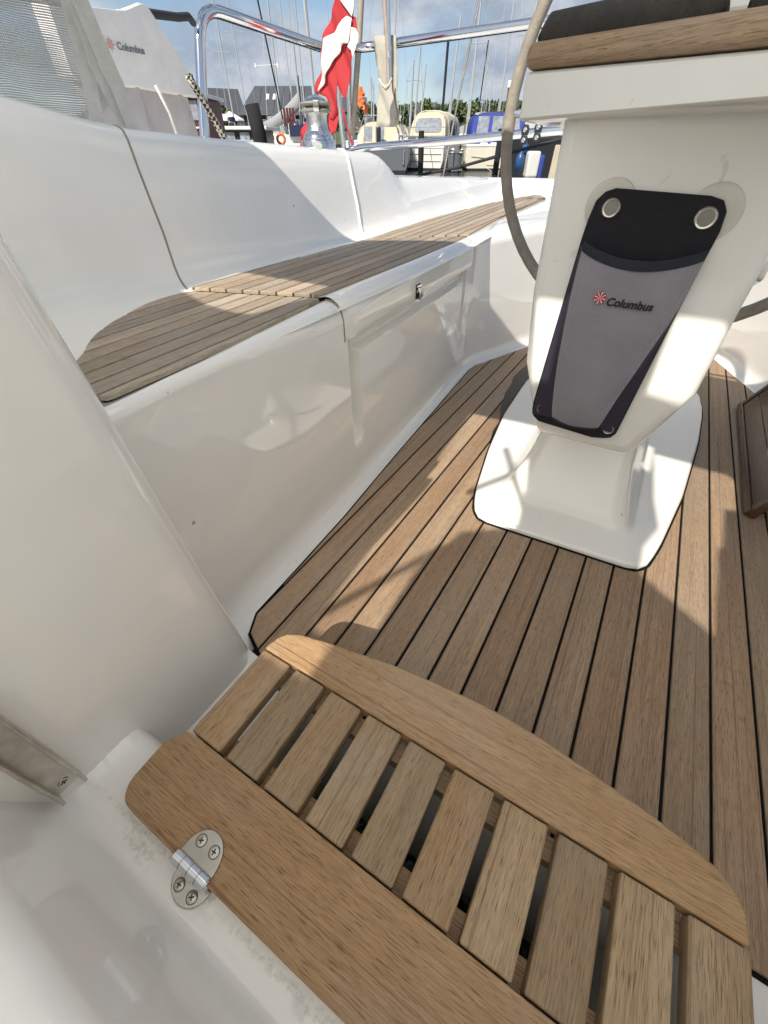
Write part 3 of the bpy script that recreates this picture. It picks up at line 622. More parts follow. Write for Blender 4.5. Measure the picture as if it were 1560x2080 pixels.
# ================================================================ pouch on the pedestal
pch = empty('storage_pouch', (-.04, .765, .235)); tag(pch, 'grey and black Columbus storage pouch stuck on the pedestal', 'pouch')
pch['label'] = 'grey and black fabric storage pouch held to the pedestal by suction cups'
bp_ = [(-.116,.553),(-.112,.574),(-.103,.584),(-.091,.588),(.021,.583),(.036,.579),(.044,.568),(.046,.547),(.041,.49),(.025,.248),(.019,.238),(.008,.234),(-.011,.230),(-.109,.236),(-.121,.244),(-.126,.256),(-.127,.271),(-.118,.53)]
MB().prism(bp_, -.7655, -.7615, axis='y').build('back_panel', 'neoprene', pch, bevel=.0015)
# pocket : bulging front sheet (rows from top to bottom)
prow = [(.523,-.1115,.0425,.000), (.50,-.1115,.0415,.0), (.46,-.1105,.0375,0), (.42,-.108,.029,0), (.36,-.103,.016,0), (.31,-.097,.005,0), (.27,-.0905,-.002,0), (.252,-.086,-.006,0)]
gr = []
for r_i, (z, xa, xb, _) in enumerate(prow):
    row = []
    for k in range(25):
        t = k/24; x = xa+(xb-xa)*t
        sag = 4*t*(1-t); zz = z - (.017*sag if r_i == 0 else .011*sag if r_i == 1 else .004*sag if r_i < 4 else -.0 if r_i < 6 else .006*sag)
        bul = (.010+.014*sag**.6)*(1 if r_i < 5 else [.8, .55, .3][r_i-5])
        row.append((x, .7605-bul+.0011*math.sin(t*9+r_i*1.1)*sag, zz))
    gr.append(row)
MB().grid(gr).build('pocket', 'pouch', pch, True, autosm=False)
top = gr[0]
bt = []
for k, p in enumerate(top):
    bt.append([(p[0], p[1]-.0012, p[2]+.006), (p[0], p[1]-.0022, p[2]), (p[0], p[1]-.0014, p[2]-.0065), (p[0], p[1]+.001, p[2]-.0065), (p[0], p[1]+.002, p[2]+.006)])
MB().grid(bt, True, True, True).build('binding', 'binding', pch, True)
for side in (0, -1):
    g = []
    for r_i, row in enumerate(gr):
        p = row[side]; xo = lerp([(.234,-.126),(.53,-.117)], p[2]) if side == 0 else lerp([(.234,.022),(.53,.044)], p[2])
        mx_ = (p[0]*.45+xo*.55); g.append([(p[0], p[1]+.0005, p[2]), (mx_, .7590, p[2]-.002), (xo*.97+p[0]*.03, .7605, p[2]-.003)])
    if side == -1: g = [r[::-1] for r in g]
    MB().grid(g).build('gusset', 'gusset', pch, True)
bm = MB(); bm.tube([(p[0], p[1]-.0005, p[2]) for p in gr[-1]], .0022, 6); bm.build('bottom_stitching', 'binding', pch, True)
mY = Matrix.Rotation(R(90), 3, 'X').to_4x4()      # lathe axis towards -y
for x, z, r in ((-.090,.5665,.0115), (.0245,.5605,.0125), (-.1095,.2625,.0088), (.0105,.2535,.0092)):
    e = MB(); e.lathe([(r*.72, 0), (r, .0), (r, .0012), (r*.9, .0022), (r*.74, .0018), (r*.72, 0)], (x, .7615, z), 26, mY, False); eo = e.build('eyelet', 'ssb', pch, True)
    MB().lathe([(r*.74, 0), (r*.74, .0009), (r*.2, .0014), (.0001, .0014)], (x, .7615, z), 22, mY).build('eyelet_centre', 'greyplastic', eo, True)
for x, z in ((-.093,.568), (.030,.5655)):
    MB().lathe([(.031, .0003), (.0315, .0008), (.029, .0018), (.012, .0022)], (x, .7675, z), 40, mY, False).build('suction_cup', 'suction', pch, True)
def emblem(parent, cx, cz, r, y, red, white, right=Vector((1, 0, 0)), up=Vector((0, 0, 1)), origin=None):
    """red eight pointed star with white rays"""
    o = origin or Vector((cx, y, cz)); nrm = up.cross(right) * -1
    def P(px, pz, lift): return o + right*px + up*pz + right.cross(up)*lift
    s = MB(); n = 16; ring = [(r*(1.0 if k % 4 == 0 else .86 if k % 2 == 0 else .42)) for k in range(n)]
    top_ = [P(ring[k]*math.sin(2*math.pi*k/n), ring[k]*math.cos(2*math.pi*k/n), .0012) for k in range(n)]; bot = [P(ring[k]*math.sin(2*math.pi*k/n), ring[k]*math.cos(2*math.pi*k/n), -.001) for k in range(n)]
    s.grid([bot, top_], True, True, True); so2 = s.build('emblem', red, parent)
    if white:
        wv = MB()
        for k in range(8):
            a = 2*math.pi*(k+.0)/8+.12; b = a+.16
            wv.add([P(0, 0, .0016), P(r*.72*math.sin(a), r*.72*math.cos(a), .0016), P(r*.78*math.sin(b), r*.78*math.cos(b), .0016)], [(0, 1, 2)])
        wv.build('emblem_ray', white, so2)
emblem(pch, -.0665, .4625, .0105, .7355, 'red', 'white')
def lettering(txt, size, parent, mat, mtx, shear=.15):
    me = text_mesh(txt, size, .0007, shear); me.materials.clear(); me.materials.append(M[mat]); me.transform(mtx)
    o = bpy.data.objects.new('lettering', me); col.objects.link(o); attach(o, parent); return o
lettering('Columbus', .0150, pch, 'ink', Matrix.Translation((-.0565, .7352, .4535)) @ Matrix.Rotation(R(90), 4, 'X'))

# wet patch on the planks by the pedestal foot
wet = [(-.258,1.02),(-.266,1.05),(-.276,1.10),(-.279,1.16),(-.287,1.20),(-.302,1.24),(-.313,1.30),(-.328,1.37),(-.333,1.45),(-.345,1.52),(-.343,1.60),(-.330,1.70),(-.28,1.74),(-.296,1.50),(-.281,1.20)]
wo_ = MB().prism(wet, .0003, .0007).build('water_patch', 'wet'); tag(wo_, kind='stuff')

# loose hatch board leaning against the port bench
hbd = empty('hatch_board', (.37, 1.3, 0)); tag(hbd, 'dark varnished hatch board with oval cut-out leaning on the port bench', 'board')
A0 = Vector((.352, 1.022, .002)); U = Vector((.012, .635, 0)).normalized(); V = Vector((.44, -.02, .90)).normalized(); W = U.cross(V).normalized()
if W.x > 0: W = -W
def bpt(u, v, t): return A0+U*u+V*v+W*t
LEN, HT = .635, .20
def board_piece(pts, t0, t1, name, mat, bev=.002):
    m_ = MB(); m_.grid([[bpt(u, v, t0) for u, v in pts], [bpt(u, v, t1) for u, v in pts]], True, True, True); return m_.build(name, mat, hbd, bevel=bev)
board_piece([(0,0),(LEN,0),(LEN,.016),(0,.016)], -.012, .012, 'bottom_rail', 'mahog2')
board_piece([(0,.016),(.02,.016),(.02,HT),(0,HT)], -.010, .010, 'end_rail', 'mahog2')
board_piece([(LEN-.02,.016),(LEN,.016),(LEN,HT),(LEN-.02,HT)], -.010, .010, 'end_rail', 'mahog2')
for k in range(4):
    v0 = .0165+k*.046; board_piece([(.0205, v0), (LEN-.0205, v0), (LEN-.0205, v0+.045), (.0205, v0+.045)], -.008, .007, 'panel_board', 'mahog', .001)
ov = [(.20+.125*math.cos(2*math.pi*k/28), .115+.055*math.sin(2*math.pi*k/28)) for k in range(28)]
board_piece(ov, .0072, .0085, 'oval_inlay', 'greyplastic', 0)

# ================================================================ sprayhood overhead (out of the picture, shades the cockpit)
sh = empty('sprayhood', (-.1, -.3, .7)); tag(sh, 'unseen canvas sprayhood with openings cut to shape the sun patches', 'sprayhood')
HZ = 1.2  # openings below are shaped so sun patches land in the cockpit
wins = [[(-.360,-.96),(-.258,-.96),(-.268,-.75),(-.230,-.60),(-.13,-.52),(-.15,-.36),(-.175,-.19),(-.195,-.06),(-.418,-.07),(-.388,-.5)],
        [(-.60,-.29),(-.64,-.295),(-.72,-.285),(-.845,-.235),(-.86,-.06),(-.59,-.07),(-.585,-.15)],
        [(-.52,-.24),(-.565,-.245),(-.585,-.07),(-.52,-.10)],
        [(.24,-.62),(.115,-.53),(.112,-.45),(.135,-.37),(.118,-.27),(.10,-.05),(.275,-.05),(.292,-.075),(.289,-.21),(.265,-.215),(.258,-.36),(.248,-.375)],
        [(-.176,-.16),(-.142,-.16),(-.142,-.015),(-.192,-.015)]]
wins = [wins[0], wins[1], wins[3], wins[4], [(.012,-.14),(.098,-.15),(.098,-.015),(.012,-.015)]]  # two small openings added to light only the column sides
edge = [(-1.35,.40),(-1.10,.42),(-.95,.435),(-.85,.47),(-.70,.56),(-.45,.64),(0,.68),(.45,.64),(.70,.56),(.95,.43),(1.35,.40)]
import bmesh
def inside(p, poly):
    c = False; n = len(poly)
    for i in range(n):
        a, b = poly[i], poly[(i+1) % n]
        if (a[1] > p[1]) != (b[1] > p[1]) and p[0] < (b[0]-a[0])*(p[1]-a[1])/(b[1]-a[1])+a[0]: c = not c
    return c
bm_ = bmesh.new(); outer = [(-1.35,-1.25)]+edge+[(1.35,-1.25)]
edges = []
for poly in [outer]+wins:
    vs_ = [bm_.verts.new((p[0], p[1], HZ)) for p in poly]
    edges += [bm_.edges.new((vs_[i], vs_[(i+1) % len(vs_)])) for i in range(len(vs_))]
bmesh.ops.triangle_fill(bm_, use_beauty=True, use_dissolve=False, edges=edges)
bm_.faces.ensure_lookup_table()
kill = [f for f in bm_.faces if any(inside(f.calc_center_median(), wp_) for wp_ in wins)]
bmesh.ops.delete(bm_, geom=kill, context='FACES_ONLY')
r_ = bmesh.ops.extrude_face_region(bm_, geom=list(bm_.faces)); bmesh.ops.translate(bm_, verts=[g for g in r_['geom'] if isinstance(g, bmesh.types.BMVert)], vec=(0, 0, .004))
me = bpy.data.meshes.new('canopy'); bm_.to_mesh(me); bm_.free(); me.materials.append(M['sprayhood']); o = bpy.data.objects.new('canopy', me); col.objects.link(o); attach(o, sh)
MB().tube([(p[0], p[1], HZ-.014) for p in edge], .012, 8).build('frame_tube', 'ss', sh, True)
MB().tube([(x, .10, HZ-.014) for x in (-1.3, 0, 1.3)], .011, 8).build('frame_tube', 'ss', sh, True)
for s_ in (-1, 1): MB().tube([(s_*1.33, .40, HZ-.014), (s_*1.36, .25, .95), (s_*1.38, .1, .70)], .012, 8).build('frame_leg', 'ss', sh, True)
for p0, p1 in (((-.375,-.96),(-.245,-.67)), ((-.27,-.47),(-.12,-.22)), ((-.13,-.47),(-.25,-.24))):
    MB().tube([(p0[0], p0[1], HZ+.012), (p1[0], p1[1], HZ+.012)], .009, 8).build('shadow_cord', 'ropewhite', sh, True)  # unseen cords added for the line shadows across floor and base
fp = MB(); fp.grid([[(x, -1.25, HZ), (x, -1.45, .95), (x, -1.55, .70)] for x in (-1.35, -.5, .5, 1.35)]); fp.build('front_panel', 'sprayhood', sh)

# ================================================================ gear on deck
# ---- stainless guard rail round the stern
gr_ = empty('guard_rail', (-1.9, 2.4, .5)); tag(gr_, 'polished stainless guard rail round the stern of the yacht', 'guard rail')
def arc_path(pts, r=.08, seg=6):
    P = [Vector(p) for p in pts]; out = [P[0]]
    for a, b, c in zip(P, P[1:], P[2:]):
        d1 = a-b; d2 = c-b; k = min(r, d1.length*.45, d2.length*.45); p = b+d1.normalized()*k; q = b+d2.normalized()*k
        for j in range(seg+1):
            t = j/seg; out.append(p*(1-t)**2+b*2*t*(1-t)+q*t*t)
    out.append(P[-1]); return out
top_rail = arc_path([(-1.99,1.70,.44),(-1.985,1.775,.80),(-1.98,1.855,1.085),(-2.0,2.75,1.068),(-1.95,3.02,1.10),(-1.63,3.02,1.104),(-1.25,3.02,1.108),(-.4,3.02,1.118)], .11, 7)
MB().tube(top_rail, .0215, 14).build('top_rail', 'ss', gr_, True)
MB().tube([(-2.05,3.0,.652),(-1.935,3.0,.665),(-1.377,3.0,.688),(-.705,3.0,.724),(-.3,3.0,.74)], .0205, 14).build('lower_rail', 'ss', gr_, True)
for x in (-2.06, -.42): MB().tube([(x, 3.03, .50), (x*.99, 3.015, 1.10)], .019, 12).build('stanchion', 'ss', gr_, True)
MB().tube([(-2.085,2.96,.95),(-2.08,2.96,.78),(-2.06,2.97,.50)], .016, 10).build('flagstaff_socket', 'ss', gr_, True)

# ---- winch
wn = empty('winch', (-1.15, 1.50, .636)); tag(wn, 'chrome self-tailing winch on top of the white coaming', 'winch')
wc = (-1.155, 1.505, .630)
MB().lathe([(.058,-.004),(.0585,.028),(.057,.031),(.050,.034),(.049,.040),(.044,.047),(.038,.055)], wc, 36).build('base', 'chrome', wn, True)
MB().lathe([(.038,.055),(.0355,.062),(.034,.070),(.0345,.092),(.037,.098)], wc, 36).build('drum', 'knurl', wn, True)
MB().lathe([(.036,.098),(.049,.101),(.050,.104),(.044,.108),(.028,.110)], wc, 36).build('lower_jaw', 'greyplastic', wn, True)
MB().lathe([(.028,.110),(.046,.115),(.051,.119),(.050,.122),(.040,.125)], wc, 36).build('upper_jaw', 'greyplastic', wn, True)
MB().lathe([(.040,.125),(.034,.130),(.022,.137),(.008,.140),(.001,.141)], wc, 36).build('cap', 'chrome', wn, True)
c_ = Vector(wc); dv = Vector((1.155, -1.505, 0)).normalized(); sv = Vector((-dv.y, dv.x, 0)); fa = MB()
rw = []
for off, z in ((.012,.137),(.036,.130),(.049,.122),(.049,.102),(.044,.095)):
    rw.append([c_+dv*off+sv*.010+Vector((0,0,z)), c_+dv*off-sv*.010+Vector((0,0,z)), c_+dv*(off+.007)-sv*.008+Vector((0,0,z+.003)), c_+dv*(off+.007)+sv*.008+Vector((0,0,z+.003))])
fa.grid(rw, True, True, True); fa.build('feeder_arm', 'chrome', wn, True)

# ---- flag, staff, canvas sling
def cloth(poly, y0, name, mat, parent, fold=.012, freq=38, th=.002, cuts=7, ph=0):
    b = bmesh.new(); vs_ = [b.verts.new((p[0], y0, p[1])) for p in poly]; f = b.faces.new(vs_)
    bmesh.ops.triangulate(b, faces=[f]); bmesh.ops.subdivide_edges(b, edges=list(b.edges), cuts=cuts, use_grid_fill=True)
    for v in b.verts: v.co.y = y0 + fold*math.sin(freq*(v.co.x+.45*v.co.z)+ph) + fold*.5*math.sin(freq*1.9*(v.co.x+.6*v.co.z)+1.3)
    me = bpy.data.meshes.new(name); b.to_mesh(me); b.free(); me.materials.append(M[mat]); me.shade_smooth(); o = bpy.data.objects.new(name, me); col.objects.link(o); attach(o, parent)
    s = o.modifiers.new('thick', 'SOLIDIFY'); s.thickness = th; return o
fg = empty('flag', (-1.72, 2.51, .67)); tag(fg, 'red flag with white cross hanging folded at the stern rail', 'flag')
cloth([(-1.750,1.182),(-1.769,1.156),(-1.805,1.109),(-1.834,1.065),(-1.847,1.028),(-1.866,0.971),(-1.898,0.918),(-1.912,0.887),(-1.897,0.875),(-1.849,0.861),(-1.827,0.832),(-1.829,0.780),(-1.809,0.772),(-1.773,0.807),(-1.763,0.857),(-1.766,0.888),(-1.760,0.899),(-1.738,0.863),(-1.716,0.844),(-1.693,0.912),(-1.686,0.941),(-1.660,0.991),(-1.649,1.028),(-1.627,1.041),(-1.631,1.071),(-1.642,1.116),(-1.655,1.120),(-1.660,1.334),(-1.686,1.334)], 2.494, 'red_cloth', 'flagred', fg)
cloth([(-1.818,1.059),(-1.788,1.072),(-1.741,1.087),(-1.706,1.110),(-1.673,1.119),(-1.652,1.111),(-1.654,1.083),(-1.674,1.033),(-1.701,1.035),(-1.729,1.028),(-1.743,1.007),(-1.775,0.977),(-1.814,0.943),(-1.870,0.888),(-1.882,0.881),(-1.855,0.955),(-1.836,1.013)], 2.482, 'white_cross', 'flagwhite', fg)
cloth([(-1.651,1.083),(-1.632,1.078),(-1.618,1.056),(-1.619,1.035),(-1.642,1.000),(-1.649,0.985),(-1.658,1.010),(-1.677,1.022),(-1.662,1.045)], 2.481, 'white_cross', 'flagwhite', fg)
cloth([(-1.711,1.176),(-1.694,1.308),(-1.651,1.308),(-1.648,1.170),(-1.652,1.115),(-1.672,1.136),(-1.692,1.155)], 2.481, 'white_cross', 'flagwhite', fg)
cloth([(-1.995,0.785),(-1.989,0.762),(-1.999,0.723),(-2.054,0.684),(-2.084,0.654),(-2.073,0.697),(-2.029,0.747)], 2.520, 'red_fold', 'flagred', fg)
cloth([(-1.842,0.782),(-1.778,0.831),(-1.787,0.758),(-1.800,0.720),(-1.827,0.713),(-1.843,0.747)], 2.503, 'red_fold', 'flagred', fg)
cloth([(-1.742,0.812),(-1.728,0.807),(-1.717,0.745),(-1.684,0.680),(-1.681,0.666),(-1.703,0.669),(-1.735,0.746)], 2.511, 'red_fold', 'flagred', fg)
fs = MB().tube([(-1.905,2.99,1.55),(-1.925,2.99,1.28),(-1.945,2.99,1.133),(-1.979,2.99,.946),(-2.014,2.99,.72)], .017, 12).build('flagstaff', 'polewood'); fs.data.shade_smooth()
tag(fs, 'grey wooden flagstaff behind the red flag', 'flagstaff')
sl = empty('canvas_sling', (-1.75, 3.02, .76)); tag(sl, 'beige canvas sling hung over the stern rail', 'sling')
cloth([(-1.855,1.134),(-1.707,1.13),(-1.705,1.044),(-1.71,.977),(-1.695,.898),(-1.669,.817),(-1.674,.767),(-1.711,.757),(-1.765,.758),(-1.803,.765),(-1.799,.862),(-1.806,.962),(-1.825,1.04),(-1.844,1.097)], 2.992, 'back_cloth', 'canvas_beige', sl, .006, 45)
cloth([(-1.79,.962),(-1.762,.938),(-1.739,.922),(-1.717,.936),(-1.702,.962),(-1.69,.898),(-1.665,.817),(-1.67,.767),(-1.711,.755),(-1.765,.757),(-1.803,.765),(-1.796,.862)], 2.945, 'front_cloth', 'canvas_beige', sl, .008, 45, ph=1)
MB().tube([(-1.785,2.940,.960),(-1.758,2.935,.936),(-1.735,2.932,.920),(-1.713,2.935,.934),(-1.698,2.940,.960)], .005, 6).build('hem', 'strap', sl, True)
pl_ = empty('boat_hook', (-1.745, 3.02, .8)); tag(pl_, 'wooden and steel pole standing in the beige canvas sling', 'pole')
MB().tube([(-1.79,2.968,1.54),(-1.765,2.968,1.265),(-1.742,2.968,1.085),(-1.725,2.968,.82)], .013, 10).build('wooden_pole', 'polewood', pl_, True)
MB().tube([(-1.762,2.963,1.54),(-1.739,2.963,1.265),(-1.726,2.963,1.085),(-1.717,2.963,.82)], .009, 10).build('steel_tube', 'ss', pl_, True)
# orange marker tassels
og = empty('marker_tassel', (-2.08, 3.2, .66)); tag(og, 'bright orange plastic tassels hanging beside the flagstaff', 'tassel')
for k, (cx, cz, r) in enumerate(((-2.085,.935,.035),(-2.07,.918,.03),(-2.085,.893,.03),(-2.05,.860,.03),(-2.085,.668,.02))):
    lm = MB()
    for q in range(9):
        a = random.uniform(0, 6.28); p0 = Vector((cx, 3.2, cz)); d_ = Vector((math.cos(a), random.uniform(-.5, .5), math.sin(a)))*r; s2 = Vector((-d_.z, 0, d_.x))*.35
        lm.add([p0, p0+d_*.6+s2, p0+d_, p0+d_*.6-s2], [(0, 1, 2, 3)])
    lm.build('tassel', 'orange', og)
MB().tube([(-2.09,3.2,1.0),(-2.07,3.2,.9),(-2.05,3.2,.84),(-2.07,3.2,.65)], .003, 5).build('cord', 'ropewhite', og)

# ---- horseshoe lifebuoy in its white cover, lashings
bc = empty('lifebuoy_cover', (-1.75, 1.35, .66)); tag(bc, 'white lifebuoy cover with piped edge hung inside the rail post', 'lifebuoy cover')
bpoly = [(1.06,.955),(1.20,.957),(1.30,.965),(1.375,.992),(1.395,.987),(1.42,.957),(1.47,.90),(1.53,.83),(1.552,.806),(1.545,.795),(1.52,.79),(1.42,.793),(1.30,.797),(1.20,.797),(1.06,.80)]
def xslab(poly, x0, x1, name, mat, parent, bevel=.012):
    m_ = MB(); pp = ccw(poly); m_.grid([[(x0, p[0], p[1]) for p in pp], [(x1, p[0], p[1]) for p in pp]], True, True, True); return m_.build(name, mat, parent, bevel=bevel, seg=4)
xslab(round_poly(bpoly, .012, 3), -1.80, -1.72, 'cover', 'terry', bc, .014)
MB().tube([(-1.735, p[0], p[1]) for p in round_poly(bpoly, .014, 3)[8:]], .0035, 6).build('piping', 'bead', bc, True)
M['lilac'] = plain('lilac_grey_fabric', (.48, .45, .46), .9, noise=.15, nscale=12, bump=.5, bscale=300)
lf = []
for i in range(25):
    t = i/24; y = 1.08+.44*t; lf.append([(-1.755+.018*math.sin(t*17)+.01*math.sin(t*31), y+.01*k*(t-.5), .80-.04*k-.0*t) for k in range(5)])
MB().grid(lf).build('lower_cover', 'lilac', bc, True)
emblem(bc, 0, 0, .017, 0, 'faded_red', None, Vector((0, 1, 0)), Vector((0, 0, 1)), Vector((-1.7190, 1.218, .885)))
lettering('Columbus', .0235, bc, 'faded_ink', Matrix.Translation((-1.7190, 1.240, .877)) @ Matrix(((0,0,1,0),(1,0,0,0),(0,1,0,0),(0,0,0,1))), 0)
o = MB().tube([(-1.66,1.300,.80),(-1.66,1.33,.734),(-1.66,1.352,.60)], .0055, 8).build('blue_fleck_rope', 'strap'); o.data.shade_smooth(); tag(o, 'pale rope hanging below the white lifebuoy cover', 'rope')
o = MB().tube([(-1.64,1.43,.83),(-1.655,1.473,.792),(-1.66,1.517,.737),(-1.66,1.563,.669),(-1.66,1.60,.60)], .0125, 10).build('chequered_rope', 'chequer'); o.data.shade_smooth(); tag(o, 'black and tan chequered rope slanting past the rail post', 'rope')
o = MB().tube([(-1.80,1.40,.985),(-1.86,1.55,1.005),(-1.90,1.663,1.019),(-1.93,1.745,1.035),(-1.97,1.80,1.03)], .012, 8).build('black_lashing', 'rope'); o.data.shade_smooth(); tag(o, 'black lashing tied from the lifebuoy cover to the rail corner', 'lashing')

# ---- mesh side panel and webbing straps of the sprayhood
ms_ = empty('mesh_panel', (-1.3, .7, .69)); tag(ms_, 'pale open-weave mesh panel above the coaming at the left', 'mesh panel')
def mesh_sheet():
    rows = []; uv = []
    zb = [(.40,.72),(.55,.715),(.63,.711),(.70,.692),(.77,.688),(.82,.703),(.864,.722)]
    for i in range(31):
        y = .40+.464*i/30; b_ = lerp(zb, y); ytop = .40+.446*i/30
        rows.append([(-1.30+.006*math.sin(y*30+k*.5), y+(ytop-y)*k/16, b_+(.868-b_)*k/16) for k in range(17)])
    m_ = MB().grid(rows); o = m_.build('mesh', 'mesh', ms_, True, autosm=False)
    l_ = o.data.uv_layers.new(name='UVMap')
    for lp in o.data.loops:
        c = o.data.vertices[lp.vertex_index].co; l_.data[lp.index].uv = ((c.y-.40)/.464, (c.z-.68)/.19)
    return o
mesh_sheet()
MB().ribbon([(-1.298,.40,.885),(-1.298,.62,.884),(-1.298,.855,.882)], (0,0,1), .042, .003).build('top_hem', 'strap', ms_)
MB().ribbon([(-1.297,.768,.683),(-1.297,.82,.700),(-1.297,.872,.724)], (0,-.4,1), .014, .003).build('bottom_hem', 'strap', ms_)
def strap(path, wd, label, side=(.35,.94,0)):
    o = MB().ribbon(path, side, wd, .0025).build('webbing_strap', 'strap'); tag(o, label, 'strap', 'sprayhood webbing straps'); return o
strap([(-1.10,.70,1.02),(-1.10,.743,.840),(-1.10,.753,.787),(-1.10,.768,.727),(-1.10,.780,.655)], .029, 'outer wide grey webbing strap nearest the white lifebuoy cover')
strap([(-1.115,.735,.84),(-1.115,.740,.806),(-1.12,.743,.76),(-1.12,.755,.72),(-1.12,.783,.655)], .018, 'middle grey webbing strap curving in behind the outer strap')
strap([(-1.14,.735,1.0),(-1.14,.745,.844),(-1.14,.741,.794),(-1.14,.735,.74),(-1.14,.718,.655)], .027, 'innermost grey webbing strap hanging in front of the mesh panel')

# ---- stay, blocks, posts and lines at the stern
o = MB().tube([(-1.30,3.3,1.55),(-1.355,3.3,1.276),(-1.435,3.3,.879),(-1.50,3.3,.50)], .0065, 8).build('backstay', 'alu'); tag(o, 'thin grey wire stay crossing the stern rail', 'wire')
def block(cx, cz, y, label):
    r0 = empty('rope_block', (cx, y, cz)); tag(r0, label, 'block', 'blocks under the pedestal head')
    cheek = [(cx+.013*math.cos(a)*(1 if math.sin(a) > 0 else .9), cz+.017+.030*math.sin(a)*.55) for a in [2*math.pi*k/20 for k in range(20)]]
    MB().prism([(cx-.015,cz+.0),(cx+.015,cz+.0),(cx+.018,cz+.02),(cx+.010,cz+.035),(cx-.010,cz+.035),(cx-.018,cz+.02)], -y, -y+.006, axis='y').build('cheek', 'blackplastic', r0, bevel=.003)
    MB().prism([(cx-.012,cz-.03),(cx+.012,cz-.03),(cx+.017,cz-.012),(cx+.012,cz+.001),(cx-.012,cz+.001),(cx-.017,cz-.012)], -y, -y+.006, axis='y').build('cheek', 'blackplastic', r0, bevel=.003)
    for dz in (.018, -.015): MB().lathe([(.0085, 0), (.0085, .004), (.004, .005), (.001, .005)], (cx, y-.006, cz+dz), 16, mY).build('sheave_pin', 'ss', r0, True)
    MB().tube([(cx, y, cz+.03), (cx, y, cz+.12)], .003, 6).build('strop', 'ropewhite', r0)
block(-.715, .690, 2.4, 'left black rope block beside the wheel rim')
block(-.660, .697, 2.4, 'right black rope block next to the pedestal head')
def post(x0_, z0_, x1_, z1_, y, label):
    o = MB().tube([(x0_, y, z0_), (x1_, y, z1_)], .020, 10).build('mooring_pole', 'darkmast'); tag(o, label, 'pole', 'black poles behind the stern')
post(-1.829, .76, -1.79, -.7, 3.6, 'thin black pole in front of the cream canopy boat')
post(-1.236, .76, -1.25, -.7, 3.6, 'thin black pole in front of the blue canopy boat')
o = MB().tube([(-2.2,3.5,.42),(-1.869,3.5,.503),(-1.48,3.5,.562),(-1.14,3.5,.635),(-.839,3.5,.696),(-.4,3.5,.80)], .009, 8).build('mooring_line', 'rope'); tag(o, 'black mooring line slanting up behind the stern rail', 'rope')

# port seat cushion glimpsed beyond the pedestal
cu = MB().box((.30, 2.15, .27), (.70, 2.5, .36)).build('seat_cushion', 'greyplastic', bevel=.02); tag(cu, 'grey seat cushion on the port side behind the pedestal', 'cushion')

# ================================================================ the harbour
# level frame of the harbour: the yacht floats about one degree down by the stern against it
PSI = -YAW; TILT = Matrix.Rotation(R(1.1), 4, rgt)
WZ = CAMZ-1.07                                     # water surface
def hm(a, b, c, yaw=0): return TILT @ Matrix.Rotation(PSI, 4, 'Z') @ Matrix.Translation((a, b, c+WZ)) @ Matrix.Rotation(R(yaw), 4, 'Z')
def hroot(name, a, b, c, yaw, label=None, cat=None, group=None, kind=None):
    o = empty(name); o.matrix_basis = hm(a, b, c, yaw); tag(o, label, cat, group, kind); return o
def hobj(o, a, b, c=0, yaw=0): o.matrix_basis = hm(a, b, c, yaw); return o
LOCAL = True
wt = MB().add([(-900,-60,0),(900,-60,0),(900,1500,0),(-900,1500,0)], [(0,1,2,3)]).build('water', 'water'); tag(hobj(wt, 0, 0), kind='structure')
M['land'] = plain('land_grass', (.09, .11, .05), .9, noise=.3, nscale=.2)
M['quay'] = plain('quay_stone', (.22, .21, .19), .85, noise=.2, nscale=.8)
hr = []
for i in range(61):
    a = -260+520*i/60; hr.append([(a, 95, -1), (a, 100, 1.0), (a, 190, 2.0), (a, 250, 6+2*math.sin(a*.03)), (a, 420, 10+4*math.sin(a*.017+1))])
hl = MB().grid(hr).build('hills', 'land', None, True); tag(hobj(hl, 0, 0), kind='structure')
qy = MB().box((-60, 62, -1), (-6, 96, .9)).build('quay', 'quay'); tag(hobj(qy, 0, 0), kind='structure')

def ellip(cx, cz, rx, rz, n=20, a0=0, a1=2*math.pi): return [(cx+rx*math.cos(a0+(a1-a0)*k/n), cz+rz*math.sin(a0+(a1-a0)*k/n)) for k in range(n+1)]
def arch(w, z0, z1, n=16, p=2.8):
    out = []
    for k in range(n+1):
        a = math.pi*k/n; c, s = math.cos(a), math.sin(a); out.append((-w*math.copysign(abs(c)**(2/p), c), z0+(z1-z0)*abs(s)**(2/p)))
    return out
def hull(root, W, Lh, H, mat, boot='antifoul'):
    rows = []
    for t in (0, .15, .35, .55, .75, .9, 1.0):
        w = W/2*(1-.02*t-.9*max(0, t-.45)**1.6*1.9); w = max(w, .04); h = H*(1+.25*t*t); rows.append([(-w*.80, Lh*t, -.25), (-w*.92, Lh*t, .10), (-w, Lh*t, .45*h), (-w*.99, Lh*t, h), (w*.99, Lh*t, h), (w, Lh*t, .45*h), (w*.92, Lh*t, .10), (w*.80, Lh*t, -.25)])
    MB().grid(rows, False, True, True).build('hull', mat, root, bevel=.03)
    bt = []
    for r in rows: bt.append([(r[0][0]*1.0-.004, r[0][1]-.006, -.25), (r[1][0]-.006, r[1][1]-.006, .10), (r[6][0]+.006, r[6][1]-.006, .10), (r[7][0]+.004, r[7][1]-.006, -.25)])
    MB().grid(bt, False, True, True).build('boot_stripe', boot, root)
    MB().grid([[(r[3][0]-.025, r[3][1]-.025, r[3][2]-.05), (r[3][0]-.03, r[3][1]-.025, r[3][2]+.03), (r[3][0]*.9, r[3][1]+.02, r[3][2]+.035), (r[4][0]*.9, r[4][1]+.02, r[4][2]+.035), (r[4][0]+.03, r[4][1]-.025, r[4][2]+.03), (r[4][0]+.025, r[4][1]-.025, r[4][2]-.05)] for r in rows], False, True).build('gunwale', 'white', root)
